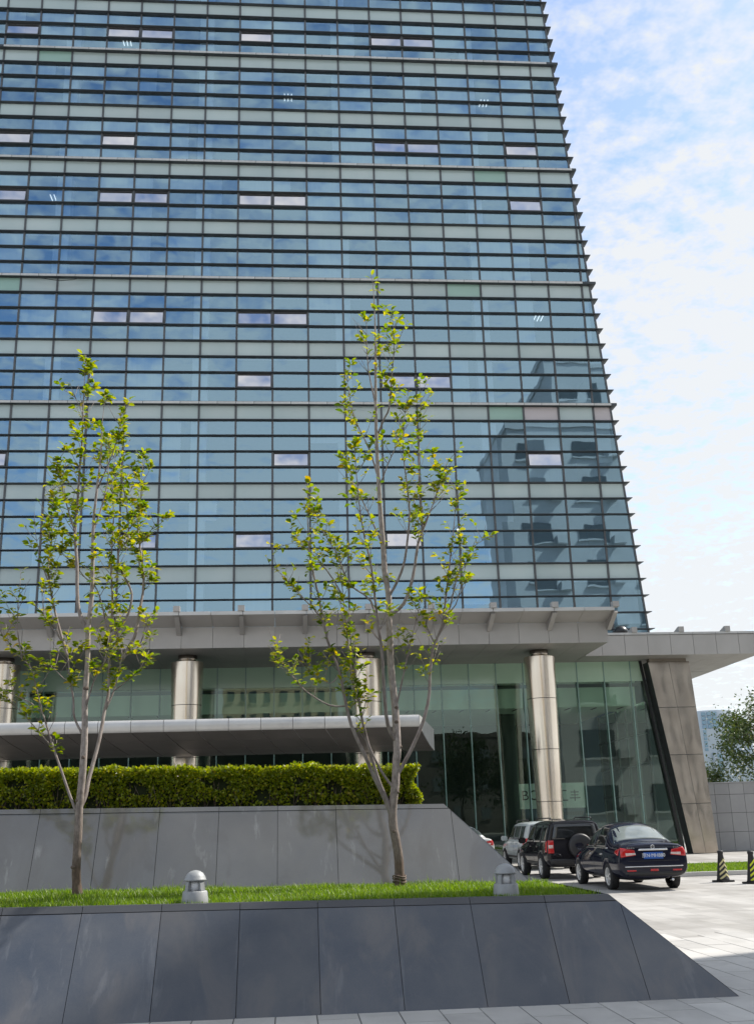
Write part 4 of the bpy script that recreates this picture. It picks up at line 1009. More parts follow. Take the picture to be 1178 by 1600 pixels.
def leaf_mesh(name, L, W, fold, mat):
    vs_ = [(0, 0, 0), (0, 0.28 * L, -0.02 * L)]
    ys_ = [0.12, 0.32, 0.55, 0.78, 0.93]; ws = [0.45, 0.9, 1.0, 0.72, 0.34]
    mb = MB(); v = [(0, 0, 0)]
    for y, w in zip(ys_, ws):
        z = -0.22 * L * y * y
        v += [(-w * W / 2, y * L, z + fold * w * W / 2), (0, y * L, z), (w * W / 2, y * L, z + fold * w * W / 2)]
    v.append((0, L, -0.24 * L))
    f = [(0, 2, 1), (0, 3, 2)]
    for k in range(4):
        b = 1 + 3 * k
        f += [(b, b + 1, b + 4, b + 3), (b + 1, b + 2, b + 5, b + 4)]
    b = 13; f += [(b, b + 1, 16), (b + 1, b + 2, 16)]
    mb.add(v, f, True); return mb.mesh(name, mat), v, f
def young_tree(label, loc, trunk, limbs, seed, r0, n_leaf, taper):
    rr = random.Random(seed)
    root = empty('young_tree', loc); tag(root, label, 'tree', 'young trees on the lawn')
    def smooth(pts):
        out = []
        P_ = [Vector(p) for p in pts]
        for k in range(len(P_) - 1):
            a, b, c, d = P_[max(k - 1, 0)], P_[k], P_[k + 1], P_[min(k + 2, len(P_) - 1)]
            for s in (0, 1 / 3, 2 / 3):
                out.append(0.5 * ((2 * b) + (c - a) * s + (2 * a - 5 * b + 4 * c - d) * s * s + (3 * b - a - 3 * c + d) * s ** 3))
        out.append(P_[-1]); return out
    H = trunk[-1][2]
    tp = smooth(trunk)
    rad_ = [max(0.004, r0 * (1 - p.z / H) ** taper + rr.uniform(-.0015, .0015)) * (1.18 if p.z < 0.12 else 1) for p in tp]
    tp[0].z -= 0.06
    tk = MB().tube(tp, rad_, 10)
    tko = tk.build('trunk', m_trunk, root, world=False)
    for k in range(7):
        z = rr.uniform(0.25, 2.4); i = min(range(len(tp)), key=lambda q: abs(tp[q].z - z)); p = tp[i]
        a = rr.uniform(3.4, 6.0)
        kn = MB().lathe([(0.026, -0.02), (0.022, 0.0), (0.010, 0.016)], 8, (0, 0, 0)).build('knot', m_barkD, root, world=False)
        kn.location = p + Vector((math.cos(a), math.sin(a), 0)) * (rad_[i] * 0.92)
        kn.rotation_euler = Vector((math.cos(a), math.sin(a), 0.2)).to_track_quat('Z', 'Y').to_euler()
    spots = []     # (position, direction)
    for L in limbs:
        lp = smooth(L); n = len(lp)
        ln = sum((lp[k + 1] - lp[k]).length for k in range(n - 1))
        rb = 0.0050 + 0.0052 * ln
        rb = min(rb, 0.026)
        acc = 0; rs_ = []; prm = []
        for k in range(n):
            if k: acc += (lp[k] - lp[k - 1]).length
            rs_.append(max(0.0032, rb * (1 - acc / ln) ** 0.75)); prm.append(acc / ln)
        MB().tube(lp, rs_, 7).build('limb', m_bark, root, world=False)
        spots.append((lp[-1], (lp[-1] - lp[-2]).normalized()))
        # twigs
        nt = max(3, int(ln * 10.5))
        for q in range(nt):
            t_ = 0.30 + 0.68 * (q + rr.random()) / nt
            i = min(range(n), key=lambda k: abs(prm[k] - t_)); p = lp[i]
            d = (lp[min(i + 1, n - 1)] - lp[max(i - 1, 0)]).normalized()
            a = rr.uniform(0, 2 * math.pi)
            side = Vector((math.cos(a), math.sin(a) * 0.8, 0.35))
            tdir = (d * 0.55 + side * 0.7).normalized()
            lt = rr.uniform(0.10, 0.34) * (1.15 - 0.3 * t_)
            m1 = p + tdir * lt * 0.5 + Vector((0, 0, 0.01)); e = p + tdir * lt + Vector((0, 0, lt * 0.22))
            MB().tube([p, m1, e], [0.0042, 0.0032, 0.002], 5).build('twig', m_bark, root, world=False)
            bare = p.z < 1.35 or rr.random() < 0.10
            if not bare:
                spots.append((e, (e - m1).normalized()))
                if rr.random() < 0.35: spots.append((m1, tdir))
    n = len(tp)
    for k in range(n):
        if tp[k].z > H * 0.45 and rr.random() < 0.55:
            a = rr.uniform(0, 6.28); d = Vector((math.cos(a), math.sin(a), 0.5)).normalized()
            e = tp[k] + d * rr.uniform(0.06, 0.16)
            MB().tube([tp[k], e], [0.004, 0.002], 5).build('twig', m_bark, root, world=False)
            spots.append((e, d))
    spots.append((tp[-1], Vector((0, 0, 1))))
    variants = [leaf_mesh('leaf', 0.082, 0.050, 0.32, m_leaf), leaf_mesh('leaf', 0.074, 0.050, 0.15, m_leaf), leaf_mesh('leaf', 0.090, 0.047, 0.5, m_leaf)]
    made = []
    while len(made) < n_leaf:
        p, d = rr.choice(spots)
        for q in range(rr.choice((2, 3, 3, 4, 5))):
            a = rr.uniform(0, 6.28)
            ld = (d * 0.45 + Vector((math.cos(a), math.sin(a), rr.uniform(-0.35, 0.65)))).normalized()
            s = rr.uniform(0.55, 1.25)
            made.append((p - d * rr.uniform(0, 0.13) + ld * rr.uniform(0, 0.035), ld, s, rr.uniform(-0.7, 0.7), rr.randrange(3)))
    made.sort(key=lambda m: -m[2])
    rest_ = MB()
    for k, (p, ld, s, tw, vi) in enumerate(made):
        M_ = Matrix.Translation(p) @ ld.to_track_quat('Y', 'Z').to_matrix().to_4x4() @ Matrix.Rotation(tw, 4, 'Y') @ Matrix.Scale(s, 4)
        if k < 300:
            o = link('leaf', variants[vi][0], root); o.matrix_local = M_
        else:
            rest_.add([M_ @ Vector(v) for v in variants[vi][1]], variants[vi][2], True)
    ro_ = rest_.build('leaf', m_leaf, root, world=False); ro_['kind'] = 'stuff'
    return root, tp, rad_
rt, tp, tr_ = young_tree('taller young tree with yellow-green leaves near the wall end', (1.310, 13.2, 0.847), RT_TRUNK, RT_LIMBS, 31, 0.057, 3400, 0.75)
tie = MB()
for z in (0.10, 0.135, 0.16):
    tie.tube([(0.078 * math.cos(a * math.pi / 8), 0.078 * math.sin(a * math.pi / 8), z + 0.012 * math.sin(a * 0.8)) for a in range(17)], [0.008] * 17, 6)
tie.build('trunk_tie', m_barkD, rt, world=False)
lt, tp, tr_ = young_tree('shorter young tree with dense leaves at the left of the lawn', (-2.386, 12.9, 0.921), LT_TRUNK, LT_LIMBS, 32, 0.053, 4000, 0.8)

# ---------------------------------------------------------------- bollard lamps
m_boll = vary('bollard_cast', (0.30, 0.31, 0.315), (0.38, 0.39, 0.395), 8, 0.55, 0.2)
m_diff = plain('lamp_diffuser', (0.82, 0.83, 0.84), 0.4)
def bollard(label, loc):
    r = empty('bollard_lamp', loc); tag(r, label, 'bollard lamp', 'bollard lamps on the lawn edge')
    MB().lathe([(0.140, -0.06), (0.134, 0.0), (0.122, 0.108), (0.116, 0.116), (0.070, 0.118)], 28).build('base', m_boll, r, world=False)
    MB().lathe([(0.070, 0.116), (0.070, 0.212)], 24).build('diffuser', m_diff, r, world=False)
    for k in range(4):
        a = math.pi / 4 + k * math.pi / 2
        c, s = math.cos(a), math.sin(a)
        mb = MB(); w = 0.022
        def q(rr_, t_, z): return (c * rr_ - s * t_, s * rr_ + c * t_, z)
        mb.hexa([q(0.082, -w, 0.112), q(0.116, -w, 0.112), q(0.116, w, 0.112), q(0.082, w, 0.112), q(0.076, -w, 0.213), q(0.098, -w, 0.213), q(0.098, w, 0.213), q(0.076, w, 0.213)])
        o = mb.build('lamp_post', m_boll, r, world=False); fix_normals(o.data)
    MB().lathe([(0.090, 0.210), (0.109, 0.211), (0.111, 0.222), (0.106, 0.228), (0.098, 0.252), (0.078, 0.282), (0.048, 0.302), (0.014, 0.311)], 32).build('dome', m_boll, r, world=False)
    return r
bollard('bollard lamp in sun on the lawn edge near the left tree', (-0.93, 11.2, 0.905))
bollard('shaded bollard lamp on the lawn edge near the parked cars', (2.205, 11.25, 0.872))

# ---------------------------------------------------------------- traffic cones
m_rub = plain('black_rubber', (0.018, 0.018, 0.02), 0.55)
m_yel = plain('yellow_reflective', (0.62, 0.56, 0.28), 0.5)
m_yel2 = plain('vivid_yellow_reflective', (0.62, 0.68, 0.02), 0.45)
def cone(label, loc, my, rz):
    r = empty('traffic_cone', loc, rz); tag(r, label, 'traffic cone', 'striped traffic cones')
    MB().bevbox(-0.20, 0.20, -0.20, 0.20, 0.0, 0.045, 0.012).build('base', m_rub, r, world=False)
    prof_ = [(0.165, 0.045), (0.150, 0.07), (0.062, 0.66), (0.075, 0.70), (0.072, 0.74), (0.03, 0.75)]
    MB().lathe(prof_, 28).build('cone_body', m_rub, r, world=False)
    Rz = lambda z: 0.150 + (0.062 - 0.150) * (z - 0.07) / 0.59 + 0.0025
    for k in range(4):
        zb = 0.16 + k * 0.115
        mb = MB(); NA = 16; vs_, fs = [], []
        for i in range(NA + 1):
            a = -math.pi / 2 - 1.25 + 2.5 * i / NA
            dz = -0.12 * abs(i - NA / 2) / (NA / 2)
            for z in (zb + dz, zb + dz + 0.055):
                z = max(0.075, z); vs_.append((Rz(z) * math.cos(a), Rz(z) * math.sin(a), z))
        for i in range(NA): fs.append((2 * i, 2 * i + 2, 2 * i + 3, 2 * i + 1))
        mb.add(vs_, fs, True).build('chevron', my, r, world=False)
    return r
cone('black cone with cream chevrons standing right of the saloon car', (10.77, 26.95, -0.004), m_yel, 0.35)
cone('black cone with bright yellow chevrons cut off by the right edge', (11.12, 25.95, -0.004), m_yel2, 0.4)

# ---------------------------------------------------------------- banner hanging inside the lobby
bn = empty('banner', (12.1, 49.3, 0)); tag(bn, 'white hanging banner with black letters half hidden by the steel column', 'banner')
m_ban = plain('banner_cloth', (0.84, 0.85, 0.82), 0.7); m_ink = plain('banner_ink', (0.015, 0.015, 0.018), 0.6)
m_blu = plain('banner_blue_strip', (0.03, 0.05, 0.09), 0.5)
MB().box(10.55, 13.65, 49.30, 49.32, 2.10, 3.22).build('cloth', m_ban, bn)
MB().box(10.55, 13.65, 49.298, 49.322, 1.62, 2.098).build('strip', m_blu, bn)
def text(s, x, y, z, size, mat, parent, name='lettering', rz=0.0, world=True, depth=0.002, flat=None, local=False, align='CENTER'):
    cu = bpy.data.curves.new(name, 'FONT'); cu.body = s; cu.size = size; cu.align_x = align; cu.align_y = 'CENTER'; cu.extrude = depth
    tmp = bpy.data.objects.new(name, cu); C.objects.link(tmp)
    dg = bpy.context.evaluated_depsgraph_get(); me = bpy.data.meshes.new_from_object(tmp.evaluated_get(dg))
    bpy.data.objects.remove(tmp)
    me.materials.clear(); me.materials.append(mat)
    o = link(name, me, parent)
    off = Vector((0, 0, 0)) if local else wloc(parent)
    o.location = Vector((x, y, z)) - off; o.rotation_euler = (math.pi / 2, 0, rz)
    return o
text('BO', 11.06, 49.294, 2.68, 0.62, m_ink, bn)
def strokes(cx, cz, s, rects):
    mb = MB()
    for x0, x1, z0, z1 in rects: mb.box(cx + x0 * s, cx + x1 * s, 49.29, 49.297, cz + z0 * s, cz + z1 * s)
    mb.build('lettering', m_ink, bn)
strokes(12.55, 2.66, 0.5, [(-.4, .4, .38, .48), (-.05, .05, -.38, .377), (-.5, .5, -.48, -.383)])
strokes(13.13, 2.65, 0.5, [(-.38, -.052, .26, .34), (.052, .38, .26, .34), (-.34, -.052, 0, .08), (.052, .34, 0, .08), (-.5, -.052, -.26, -.18), (.052, .5, -.26, -.18), (-.05, .05, -.5, .5)])
strokes(13.05, 1.86, 0.25, [(-2 + k * .42, -1.75 + k * .42, -.3, .3) for k in range(9)])

# ---------------------------------------------------------------- cars
def paint(name, c, rough=0.22):
    t = NT(name); t.set(Base_Color=t.ramp(t.noise(3, 3), [(0.3, tuple(x * 0.95 for x in c)), (0.7, tuple(x * 1.05 for x in c))]), Roughness=rough, Metallic=0.0)
    t.b.inputs['Specular IOR Level'].default_value = 0.0
    t.b.inputs['Coat Weight'].default_value = 0.75; t.b.inputs['Coat Roughness'].default_value = 0.02
    return t.m
m_navy = paint('navy_paint', (0.012, 0.013, 0.026)); m_blk = paint('black_paint', (0.016, 0.015, 0.018), 0.28); m_silv = paint('silver_paint', (0.46, 0.50, 0.50), 0.3)
m_white_p = paint('pale_paint', (0.62, 0.63, 0.63), 0.3)
m_cgl = vary('car_glass', (0.012, 0.014, 0.015), (0.02, 0.022, 0.024), 3, 0.04, spec=0.9)
m_rgl = vary('rear_window_glass', (0.14, 0.17, 0.16), (0.34, 0.37, 0.35), 1.8, 0.04, spec=1.0)  # pale mottling in the base colour imitates bright sky reflected in the glass
m_tyre = plain('tyre_rubber', (0.016, 0.016, 0.017), 0.75)
m_rim = vary('alloy_rim', (0.58, 0.58, 0.57), (0.68, 0.68, 0.66), 6, 0.3, 0.3)
m_chr = vary('chrome', (0.70, 0.70, 0.71), (0.80, 0.80, 0.80), 6, 0.12, 1.0)
m_red = vary('tail_lamp_red', (0.42, 0.008, 0.012), (0.60, 0.02, 0.02), 14, 0.12, coat=0.6)
m_clr = vary('tail_lamp_clear', (0.60, 0.45, 0.42), (0.75, 0.62, 0.58), 14, 0.15, coat=0.6)
m_trim = plain('dark_trim', (0.022, 0.022, 0.024), 0.5)
m_plate = plain('blue_number_plate', (0.015, 0.10, 0.42), 0.4); m_ptxt = plain('plate_white', (0.72, 0.76, 0.80), 0.5)

def loft_body(stations, width_scale=1.0, levels=2):
    """stations: (y, [(x, z) x6]) half profiles from the keel to the roof ridge; mirrored and subdivided"""
    bm = bmesh.new(); rings = []
    for y, prof_ in stations:
        L = [bm.verts.new((-x * width_scale, y, z)) for x, z in prof_[::-1] if x > 1e-6]
        R = [bm.verts.new((x * width_scale, y, z)) for x, z in prof_ if x > 1e-6]
        top = bm.verts.new((0, y, prof_[-1][1])); bot = bm.verts.new((0, y, prof_[0][1]))
        rings.append([bot] + R + [top] + L)
    n = len(rings[0])
    for a, b in zip(rings[:-1], rings[1:]):
        for k in range(n): bm.faces.new((a[k], a[(k + 1) % n], b[(k + 1) % n], b[k]))
    bm.faces.new(rings[0][::-1]); bm.faces.new(rings[-1])
    bmesh.ops.recalc_face_normals(bm, faces=bm.faces[:])
    me = bpy.data.meshes.new('body_cage'); bm.to_mesh(me); bm.free()
    o = bpy.data.objects.new('body_cage', me); C.objects.link(o)
    md = o.modifiers.new('s', 'SUBSURF'); md.levels = levels; md.render_levels = levels
    return o

def cut_wheels(o, axles, r, w):
    """cut wheel arches out of the body; returns the finished mesh"""
    cutters = []
    for y, z in axles:
        for s in (-1, 1):
            mb = MB(); seg = 32; vs_ = []; fs = []
            for x in (s * (w - 0.26), s * (w + 0.3)):
                for k in range(seg):
                    a = 2 * math.pi * k / seg; vs_.append((x, y + r * math.cos(a), z + r * math.sin(a)))
            for k in range(seg): fs.append((k, (k + 1) % seg, seg + (k + 1) % seg, seg + k))
            fs += [tuple(range(seg))[::-1], tuple(range(seg, 2 * seg))]
            mb.add(vs_, fs); me = mb.mesh('cutter', None); fix_normals(me)
            c = bpy.data.objects.new('cutter', me); C.objects.link(c); cutters.append(c)
            md = o.modifiers.new('b', 'BOOLEAN'); md.operation = 'DIFFERENCE'; md.object = c; md.solver = 'EXACT'
    bpy.context.view_layer.update()
    dg = bpy.context.evaluated_depsgraph_get()
    me = bpy.data.meshes.new_from_object(o.evaluated_get(dg))
    for c in cutters: bpy.data.objects.remove(c)
    bpy.data.objects.remove(o)
    return me

def solid_mesh(o):
    bpy.context.view_layer.update()
    dg = bpy.context.evaluated_depsgraph_get(); me = bpy.data.meshes.new_from_object(o.evaluated_get(dg))
    bm = bmesh.new(); bm.from_mesh(me); t_ = BVHTree.FromBMesh(bm); bm.free(); bpy.data.meshes.remove(me)
    return t_

def patch(bvh, name, mat, parent, corners, direction, nu=8, nv=6, lift=0.006, thick=0.012, start=4.0):
    """a conforming panel: the quad's grid is projected along a direction onto the body"""
    c = [Vector(p) for p in corners]; d = Vector(direction).normalized()
    vs_, ok = [], True
    for v in range(nv + 1):
        for u in range(nu + 1):
            a, b = u / nu, v / nv
            p = c[0].lerp(c[1], a).lerp(c[3].lerp(c[2], a), b)
            hit = bvh.ray_cast(p - d * start, d)
            q = hit[0] if hit[0] is not None else p
            vs_.append(q - d * lift)
    fs = [(v * (nu + 1) + u, v * (nu + 1) + u + 1, (v + 1) * (nu + 1) + u + 1, (v + 1) * (nu + 1) + u) for v in range(nv) for u in range(nu)]
    N = len(vs_); back = [p + d * thick for p in vs_]
    rim = [u for u in range(nu + 1)] + [(v) * (nu + 1) + nu for v in range(1, nv + 1)] + [nv * (nu + 1) + u for u in range(nu - 1, -1, -1)] + [v * (nu + 1) for v in range(nv - 1, 0, -1)]
    mb = MB(); mb.add(vs_ + back, fs, True)
    b0 = 0
    for i in range(len(rim)): mb.f.append((rim[i], rim[(i + 1) % len(rim)], N + rim[(i + 1) % len(rim)], N + rim[i])); mb.sm.append(False)
    o = mb.build(name, mat, parent, world=False); fix_normals(o.data)
    return o

def wheel(parent, x, y, z, r, w, side, spokes=7):
    wh = empty('wheel', (x, y, z)); wh.parent = parent
    def turn(prof_, nm, m, seg=36):
        mb = MB().lathe([(rr, t_) for rr, t_ in prof_], seg, cap=False)
        mb.v = [(side * p[2], p[0], p[1]) for p in mb.v]
        o = mb.build(nm, m, wh, world=False); fix_normals(o.data); return o
    turn([(r * .66, -w / 2), (r * .93, -w / 2), (r, -w * .36), (r, w * .36), (r * .95, w * .47), (r * .80, w * .5), (r * .67, w * .46), (r * .66, 0), (r * .66, -w / 2)], 'tyre', m_tyre)
    turn([(0.001, -w * .1), (r * .62, -w * .1), (r * .62, w * .0)], 'brake_disc', m_trim)
    rim = MB().lathe([(r * .60, w * .02), (r * .60, w * .40), (r * .665, w * .47), (r * .665, w * .02)], 36, cap=False)
    for k in range(spokes):
        a = 2 * math.pi * k / spokes
        for t_, half in ((0, .055),):
            c, s = math.cos(a), math.sin(a)
            def q(rr, tt, h): return (c * rr - s * tt, s * rr + c * tt, h)
            h0, h1 = w * .30, w * .40
            rim.hexa([q(r * .1, -r * .06, h0), q(r * .62, -r * .05, h0), q(r * .62, r * .05, h0), q(r * .1, r * .06, h0), q(r * .1, -r * .06, h1 + .01), q(r * .62, -r * .05, h1), q(r * .62, r * .05, h1), q(r * .1, r * .06, h1 + .01)])
    rim.lathe([(r * .16, w * .25), (r * .16, w * .44), (r * .10, w * .46)], 18)
    rim.v = [(side * p[2], p[0], p[1]) for p in rim.v]
    o = rim.build('rim', m_rim, wh, world=False); fix_normals(o.data)
    return wh

# --- saloon
def saloon(label, loc, scale, rz, m_body, detail=True):
    r = empty('saloon_car', loc, rz); r.scale = (scale,) * 3; tag(r, label, 'car')
    S = [(0.00, [(0, .34), (.66, .34), (.79, .56), (.765, .90), (.66, .98), (0, 1.00)]),
         (0.025, [(0, .29), (.74, .29), (.845, .55), (.80, .93), (.68, 1.025), (0, 1.045)]),
         (0.12, [(0, .26), (.79, .26), (.875, .55), (.82, .95), (.68, 1.06), (0, 1.085)]),
         (0.30, [(0, .24), (.80, .24), (.88, .55), (.83, .95), (.67, 1.075), (0, 1.105)]),
         (0.62, [(0, .20), (.80, .22), (.88, .55), (.84, .95), (.66, 1.09), (0, 1.115)]),
         (0.98, [(0, .19), (.80, .21), (.88, .55), (.85, .94), (.63, 1.29), (0, 1.36)]),
         (1.36, [(0, .19), (.80, .20), (.88, .55), (.86, .93), (.60, 1.49), (0, 1.55)]),
         (2.00, [(0, .19), (.80, .20), (.88, .54), (.865, .92), (.60, 1.55), (0, 1.60)]),
         (2.60, [(0, .19), (.80, .20), (.88, .54), (.86, .91), (.59, 1.50), (0, 1.56)]),
         (3.05, [(0, .19), (.80, .20), (.875, .54), (.85, .90), (.62, 1.18), (0, 1.24)]),
         (3.50, [(0, .20), (.80, .22), (.87, .54), (.83, .88), (.66, .96), (0, 1.01)]),
         (4.20, [(0, .22), (.76, .25), (.84, .52), (.78, .78), (.60, .84), (0, .90)]),
         (4.52, [(0, .28), (.66, .30), (.74, .50), (.68, .68), (.52, .72), (0, .76)]),
         (4.62, [(0, .34), (.52, .35), (.60, .50), (.54, .62), (.42, .65), (0, .67)])]
    o = loft_body(S); bvh = solid_mesh(o)
    me = cut_wheels(o, [(0.98, .30), (3.68, .30)], 0.365, 0.80)
    me.materials.clear(); me.materials.append(m_body)
    me.polygons.foreach_set('use_smooth', [True] * len(me.polygons))
    body = link('body', me, r)
    B = (0, 1, 0); D = (0, 1, -0.9)
    patch(bvh, 'rear_window', m_rgl, r, [(-.70, .70, 1.11), (.70, .70, 1.11), (.55, 1.26, 1.50), (-.55, 1.26, 1.50)], (0, .62, -.78), 12, 8, .004)
    patch(bvh, 'windscreen', m_cgl, r, [(-.62, 3.42, 1.0), (.62, 3.42, 1.0), (.50, 2.66, 1.50), (-.50, 2.66, 1.50)], (0, -.5, -.86), 10, 8, .004)
    for s in (-1, 1):
        d = (-s, 0, -0.12)
        for nm, ya, yb, yc, yd in (('side_window', 1.08, 2.02, 1.98, 1.40), ('side_window', 2.10, 3.12, 2.62, 2.06)):
            q = [(s * .9, ya, .99), (s * .9, yb, .985), (s * .62, yc, 1.45), (s * .62, yd, 1.42)]
            patch(bvh, nm, m_cgl, r, q, d, 8, 6, .004)
        patch(bvh, 'window_trim', m_chr, r, [(s * .9, 0.95, .965), (s * .9, 3.15, .955), (s * .9, 3.15, .972), (s * .9, .95, .982)], d, 12, 1, .006)
        patch(bvh, 'sill_trim', m_trim, r, [(s * .9, 1.4, .26), (s * .9, 3.24, .26), (s * .9, 3.24, .31), (s * .9, 1.4, .31)], (-s, 0, 0), 12, 1, .006)
        for y in (1.32, 2.32): patch(bvh, 'door_handle', m_chr, r, [(s * .9, y, .80), (s * .9, y + .19, .80), (s * .9, y + .19, .835), (s * .9, y, .835)], (-s, 0, 0), 4, 1, .02, .02)
        for y in (1.30, 2.06, 3.16): patch(bvh, 'door_gap', m_trim, r, [(s * .9, y, .32), (s * .9, y + .012, .32), (s * .9, y + .012, .95), (s * .9, y, .95)], (-s, 0, 0), 1, 10, .002)
        mr = MB().bevbox(-.10, .10, -.07, .07, -.065, .065, .03).build('mirror', m_body, r, world=False); mr.location = (s * .96, 2.98, 1.0)
        # tail lamps wrapping the corner
        patch(bvh, 'tail_lamp', m_red, r, [(s * .79, 0, .76), (s * .42, 0, .80), (s * .45, 0, .92), (s * .80, 0, .98)], (-s * .35, 1, 0), 10, 6, .008)
        patch(bvh, 'tail_lamp', m_clr, r, [(s * .66, 0, .79), (s * .42, 0, .815), (s * .43, 0, .855), (s * .67, 0, .855)], (-s * .3, 1, 0), 6, 2, .013)
        patch(bvh, 'tail_lamp', m_red, r, [(s * .95, .06, .80), (s * .95, .34, .86), (s * .95, .30, .92), (s * .95, .05, .96)], (-s, .25, 0), 5, 4, .008)
        patch(bvh, 'reflector', m_red, r, [(s * .44, 0, .44), (s * .66, 0, .44), (s * .66, 0, .475), (s * .44, 0, .475)], B, 5, 1, .010)
        patch(bvh, 'headlamp', m_chr, r, [(s * .40, 4.6, .58), (s * .68, 4.6, .60), (s * .70, 4.6, .70), (s * .42, 4.6, .66)], (0, -1, 0), 5, 3, .008)
        for y in (0.98, 3.68): wheel(r, s * .755, y, .305, .312, .205, s)
    patch(bvh, 'boot_chrome', m_chr, r, [(-.36, 0, .905), (.36, 0, .905), (.34, 0, .945), (-.34, 0, .945)], B, 12, 2, .016, .02)
    patch(bvh, 'bumper_strip', m_chr, r, [(-.70, 0, .535), (.70, 0, .535), (.70, 0, .556), (-.70, 0, .556)], B, 16, 1, .010)
    patch(bvh, 'bumper_trim', m_trim, r, [(-.70, 0, .34), (.70, 0, .34), (.70, 0, .43), (-.70, 0, .43)], B, 16, 2, .006)
    patch(bvh, 'fog_lamp', m_red, r, [(-.10, 0, .44), (.10, 0, .44), (.09, 0, .49), (-.09, 0, .49)], B, 4, 1, .010)
    patch(bvh, 'boot_gap', m_trim, r, [(-.62, 0, .665), (.62, 0, .665), (.62, 0, .675), (-.62, 0, .675)], B, 14, 1, .003)
    pl = patch(bvh, 'number_plate', m_plate, r, [(-.235, 0, .715), (.235, 0, .715), (.235, 0, .865), (-.235, 0, .865)], B, 2, 2, .014, .01)
    yp = min(v.co.y for v in pl.data.vertices)
    text('京N·MH880', 0, yp - .004, .790, .112, m_ptxt, r, 'plate_number', local=True)
    # round badge and model lettering
    hit = bvh.ray_cast(Vector((0, -3, .985)), Vector((0, 1, 0)))[0]
    if hit is not None:
        mb = MB().lathe([(.034, 0), (.034, .012), (.048, .012), (.048, 0)], 24, cap=False); mb.box(-.056, .056, -.010, .010, .002, .014)
        mb.v = [(p[0], hit.y - p[2] - .004, .985 + p[1]) for p in mb.v]; o = mb.build('badge', m_chr, r, world=False); fix_normals(o.data)
    for x in (-.54, .58):
        q = bvh.ray_cast(Vector((x, -3, .965)), Vector((0, 1, 0)))[0]
        if q is not None: 
            mb = MB()
            for k in range(4 if x < 0 else 3): mb.box(x - .09 + k * .05, x - .052 + k * .05, q.y - .016, q.y - .004, .950, .985 - .008 * (k % 2))
            mb.build('boot_lettering', m_chr, r, world=False)
    MB().tube([(0.42, 0.16, .24), (0.42, -0.01, .24)], [.028, .028], 10).build('exhaust', m_chr, r, world=False)
    # wheel wells
    return r
saloon('shiny dark navy saloon car with blue number plate nearest the camera', (8.26, 24.6, -0.004), 0.965, 0.0, m_navy)

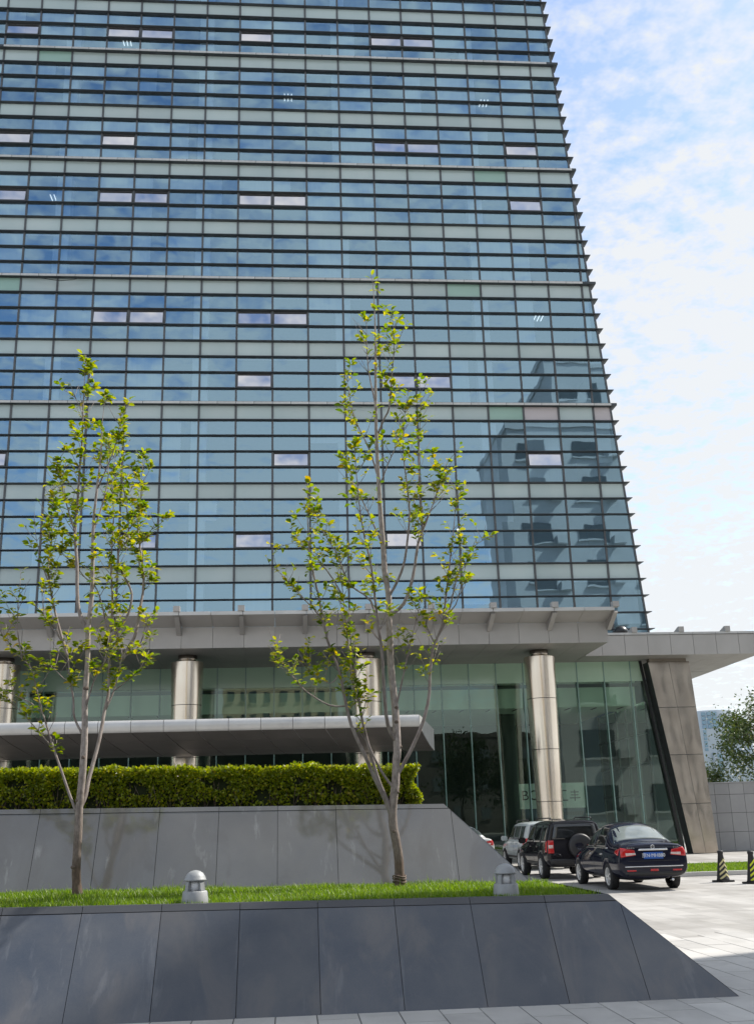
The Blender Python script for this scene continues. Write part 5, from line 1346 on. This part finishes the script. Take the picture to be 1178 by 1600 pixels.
# --- off-roader with spare wheel
def offroader(label, loc, scale, rz, m_body, spare=True, cat='car', name='off_road_car', h=1.0, lamp_low=False):
    r = empty(name, loc, rz); r.scale = (scale, scale, scale * h); tag(r, label, cat)
    def pr(zb, xb, xm, xs, zs, xg, zr_, k=1.0):
        return [(0, zb), (xb * .93 * k, zb), (xb * k, zb + .05), (xm * k, .62), (xs * k, zs), ((xg + .015) * k, zr_ - .14), ((xg - .05) * k, zr_ - .035), (0, zr_)]
    S = [(0.00, pr(.40, .74, .83, .82, 1.02, .68, 1.60, .95)), (0.02, pr(.37, .78, .87, .855, 1.02, .70, 1.645, .985)), (0.08, pr(.35, .80, .89, .875, 1.02, .71, 1.67)),
         (0.35, pr(.33, .82, .90, .885, 1.02, .715, 1.695)), (1.00, pr(.31, .83, .905, .89, 1.02, .72, 1.705)), (1.90, pr(.31, .83, .905, .89, 1.01, .715, 1.695)),
         (2.45, pr(.31, .83, .905, .885, 1.00, .69, 1.65)), (2.62, pr(.31, .83, .905, .885, 1.00, .68, 1.60)), (3.02, pr(.31, .83, .90, .875, .98, .74, 1.22)),
         (3.20, pr(.32, .83, .90, .87, .95, .78, 1.10)), (3.95, pr(.34, .81, .88, .85, .86, .76, 1.03)), (4.16, pr(.38, .78, .84, .80, .80, .70, .98)), (4.22, pr(.42, .72, .78, .74, .76, .62, .90))]
    o = loft_body(S); bvh = solid_mesh(o)
    me = cut_wheels(o, [(0.82, .35), (3.42, .35)], 0.41, 0.84)
    me.materials.clear(); me.materials.append(m_body); me.polygons.foreach_set('use_smooth', [True] * len(me.polygons))
    link('body', me, r)
    B = (0, 1, 0)
    patch(bvh, 'rear_window', m_cgl, r, [(-.70, 0, 1.12), (.70, 0, 1.12), (.60, 0, 1.55), (-.60, 0, 1.55)], B, 10, 6, .005)
    patch(bvh, 'windscreen', m_cgl, r, [(-.68, 3.2, 1.1), (.68, 3.2, 1.1), (.58, 2.6, 1.55), (-.58, 2.6, 1.55)], (0, -.6, -.8), 10, 8, .004)
    for s in (-1, 1):
        d = (-s, 0, -0.1)
        for a, b, c, e in ((.16, .78, .78, .20), (.86, 1.72, 1.72, .86), (1.80, 2.92, 2.50, 1.80)):
            patch(bvh, 'side_window', m_cgl, r, [(s * .9, a, 1.06), (s * .9, b, 1.05), (s * .68, c, 1.52), (s * .68, e, 1.53)], d, 8, 6, .004)
        z0, z1 = (.98, 1.28) if not lamp_low else (.70, 1.0)
        patch(bvh, 'tail_lamp', m_red, r, [(s * .84, 0, .74), (s * .66, 0, .74), (s * .66, 0, 1.10), (s * .84, 0, 1.10)], (-s * .35, 1, 0), 5, 8, .010)
        patch(bvh, 'tail_lamp', m_clr, r, [(s * .82, 0, .88), (s * .68, 0, .88), (s * .68, 0, .97), (s * .82, 0, .97)], (-s * .35, 1, 0), 4, 2, .016)
        patch(bvh, 'tail_lamp', m_red, r, [(s * .95, .05, .76), (s * .95, .18, .78), (s * .95, .16, 1.08), (s * .95, .05, 1.08)], (-s, .2, 0), 3, 6, .010)
        patch(bvh, 'sill_trim', m_trim, r, [(s * .9, 1.25, .40), (s * .9, 3.0, .40), (s * .9, 3.0, .48), (s * .9, 1.25, .48)], (-s, 0, 0), 12, 1, .008)
        for y in (1.10, 1.95): patch(bvh, 'door_handle', m_body, r, [(s * .9, y, .90), (s * .9, y + .2, .90), (s * .9, y + .2, .94), (s * .9, y, .94)], (-s, 0, 0), 4, 1, .022, .02)
        for y in (.84, 1.76, 2.90): patch(bvh, 'door_gap', m_trim, r, [(s * .9, y, .48), (s * .9, y + .012, .48), (s * .9, y + .012, 1.02), (s * .9, y, 1.02)], (-s, 0, 0), 1, 10, .002)
        mr = MB().bevbox(-.11, .11, -.07, .07, -.09, .09, .03).build('mirror', m_body, r, world=False); mr.location = (s * 1.0, 2.78, 1.08)
        MB().tube([(s * .60, .25, 1.67), (s * .60, .40, 1.735), (s * .60, 2.1, 1.74), (s * .60, 2.3, 1.66)], [.018] * 4, 8).build('roof_rail', m_trim, r, world=False)
        for y in (.82, 3.42): wheel(r, s * .80, y, .352, .355, .225, s, 6)
    patch(bvh, 'bumper', m_trim, r, [(-.78, 0, .42), (.78, 0, .42), (.80, 0, .58), (-.80, 0, .58)], B, 12, 3, .03, .04)
    if spare:
        sp = empty('spare_wheel', (.10, -.16, .93)); sp.parent = r
        mb = MB().lathe([(.12, .10), (.30, .115), (.345, .07), (.355, 0), (.345, -.07), (.30, -.10), (.12, -.105)], 36)
        mb.v = [(p[0], -p[2], p[1]) for p in mb.v]; o = mb.build('cover', m_trim, sp, world=False); fix_normals(o.data)
        MB().box(-.09, .09, .098, .24, -.10, .10).build('carrier', m_trim, sp, world=False)
        text('Vit', -.08, -.124, -.06, .12, m_chr, sp, 'lettering', local=True)
    else:
        patch(bvh, 'number_plate', m_plate, r, [(-.22, 0, .74), (.22, 0, .74), (.22, 0, .88), (-.22, 0, .88)], B, 2, 2, .012, .01)
    return r
offroader('black off-road car with a spare wheel on its rear door behind the saloon', (8.0, 30.35, -0.004), 0.95, 0.0, m_blk)
offroader('silver people carrier ahead of the black off-road car', (8.72, 36.6, -0.004), 0.97, 0.0, m_silv, False, 'car', 'people_carrier', 0.96)
saloon('pale saloon car with red tail lamp half hidden by the sloping wall', (7.06, 41.6, -0.004), 0.95, 0.14, m_white_p)
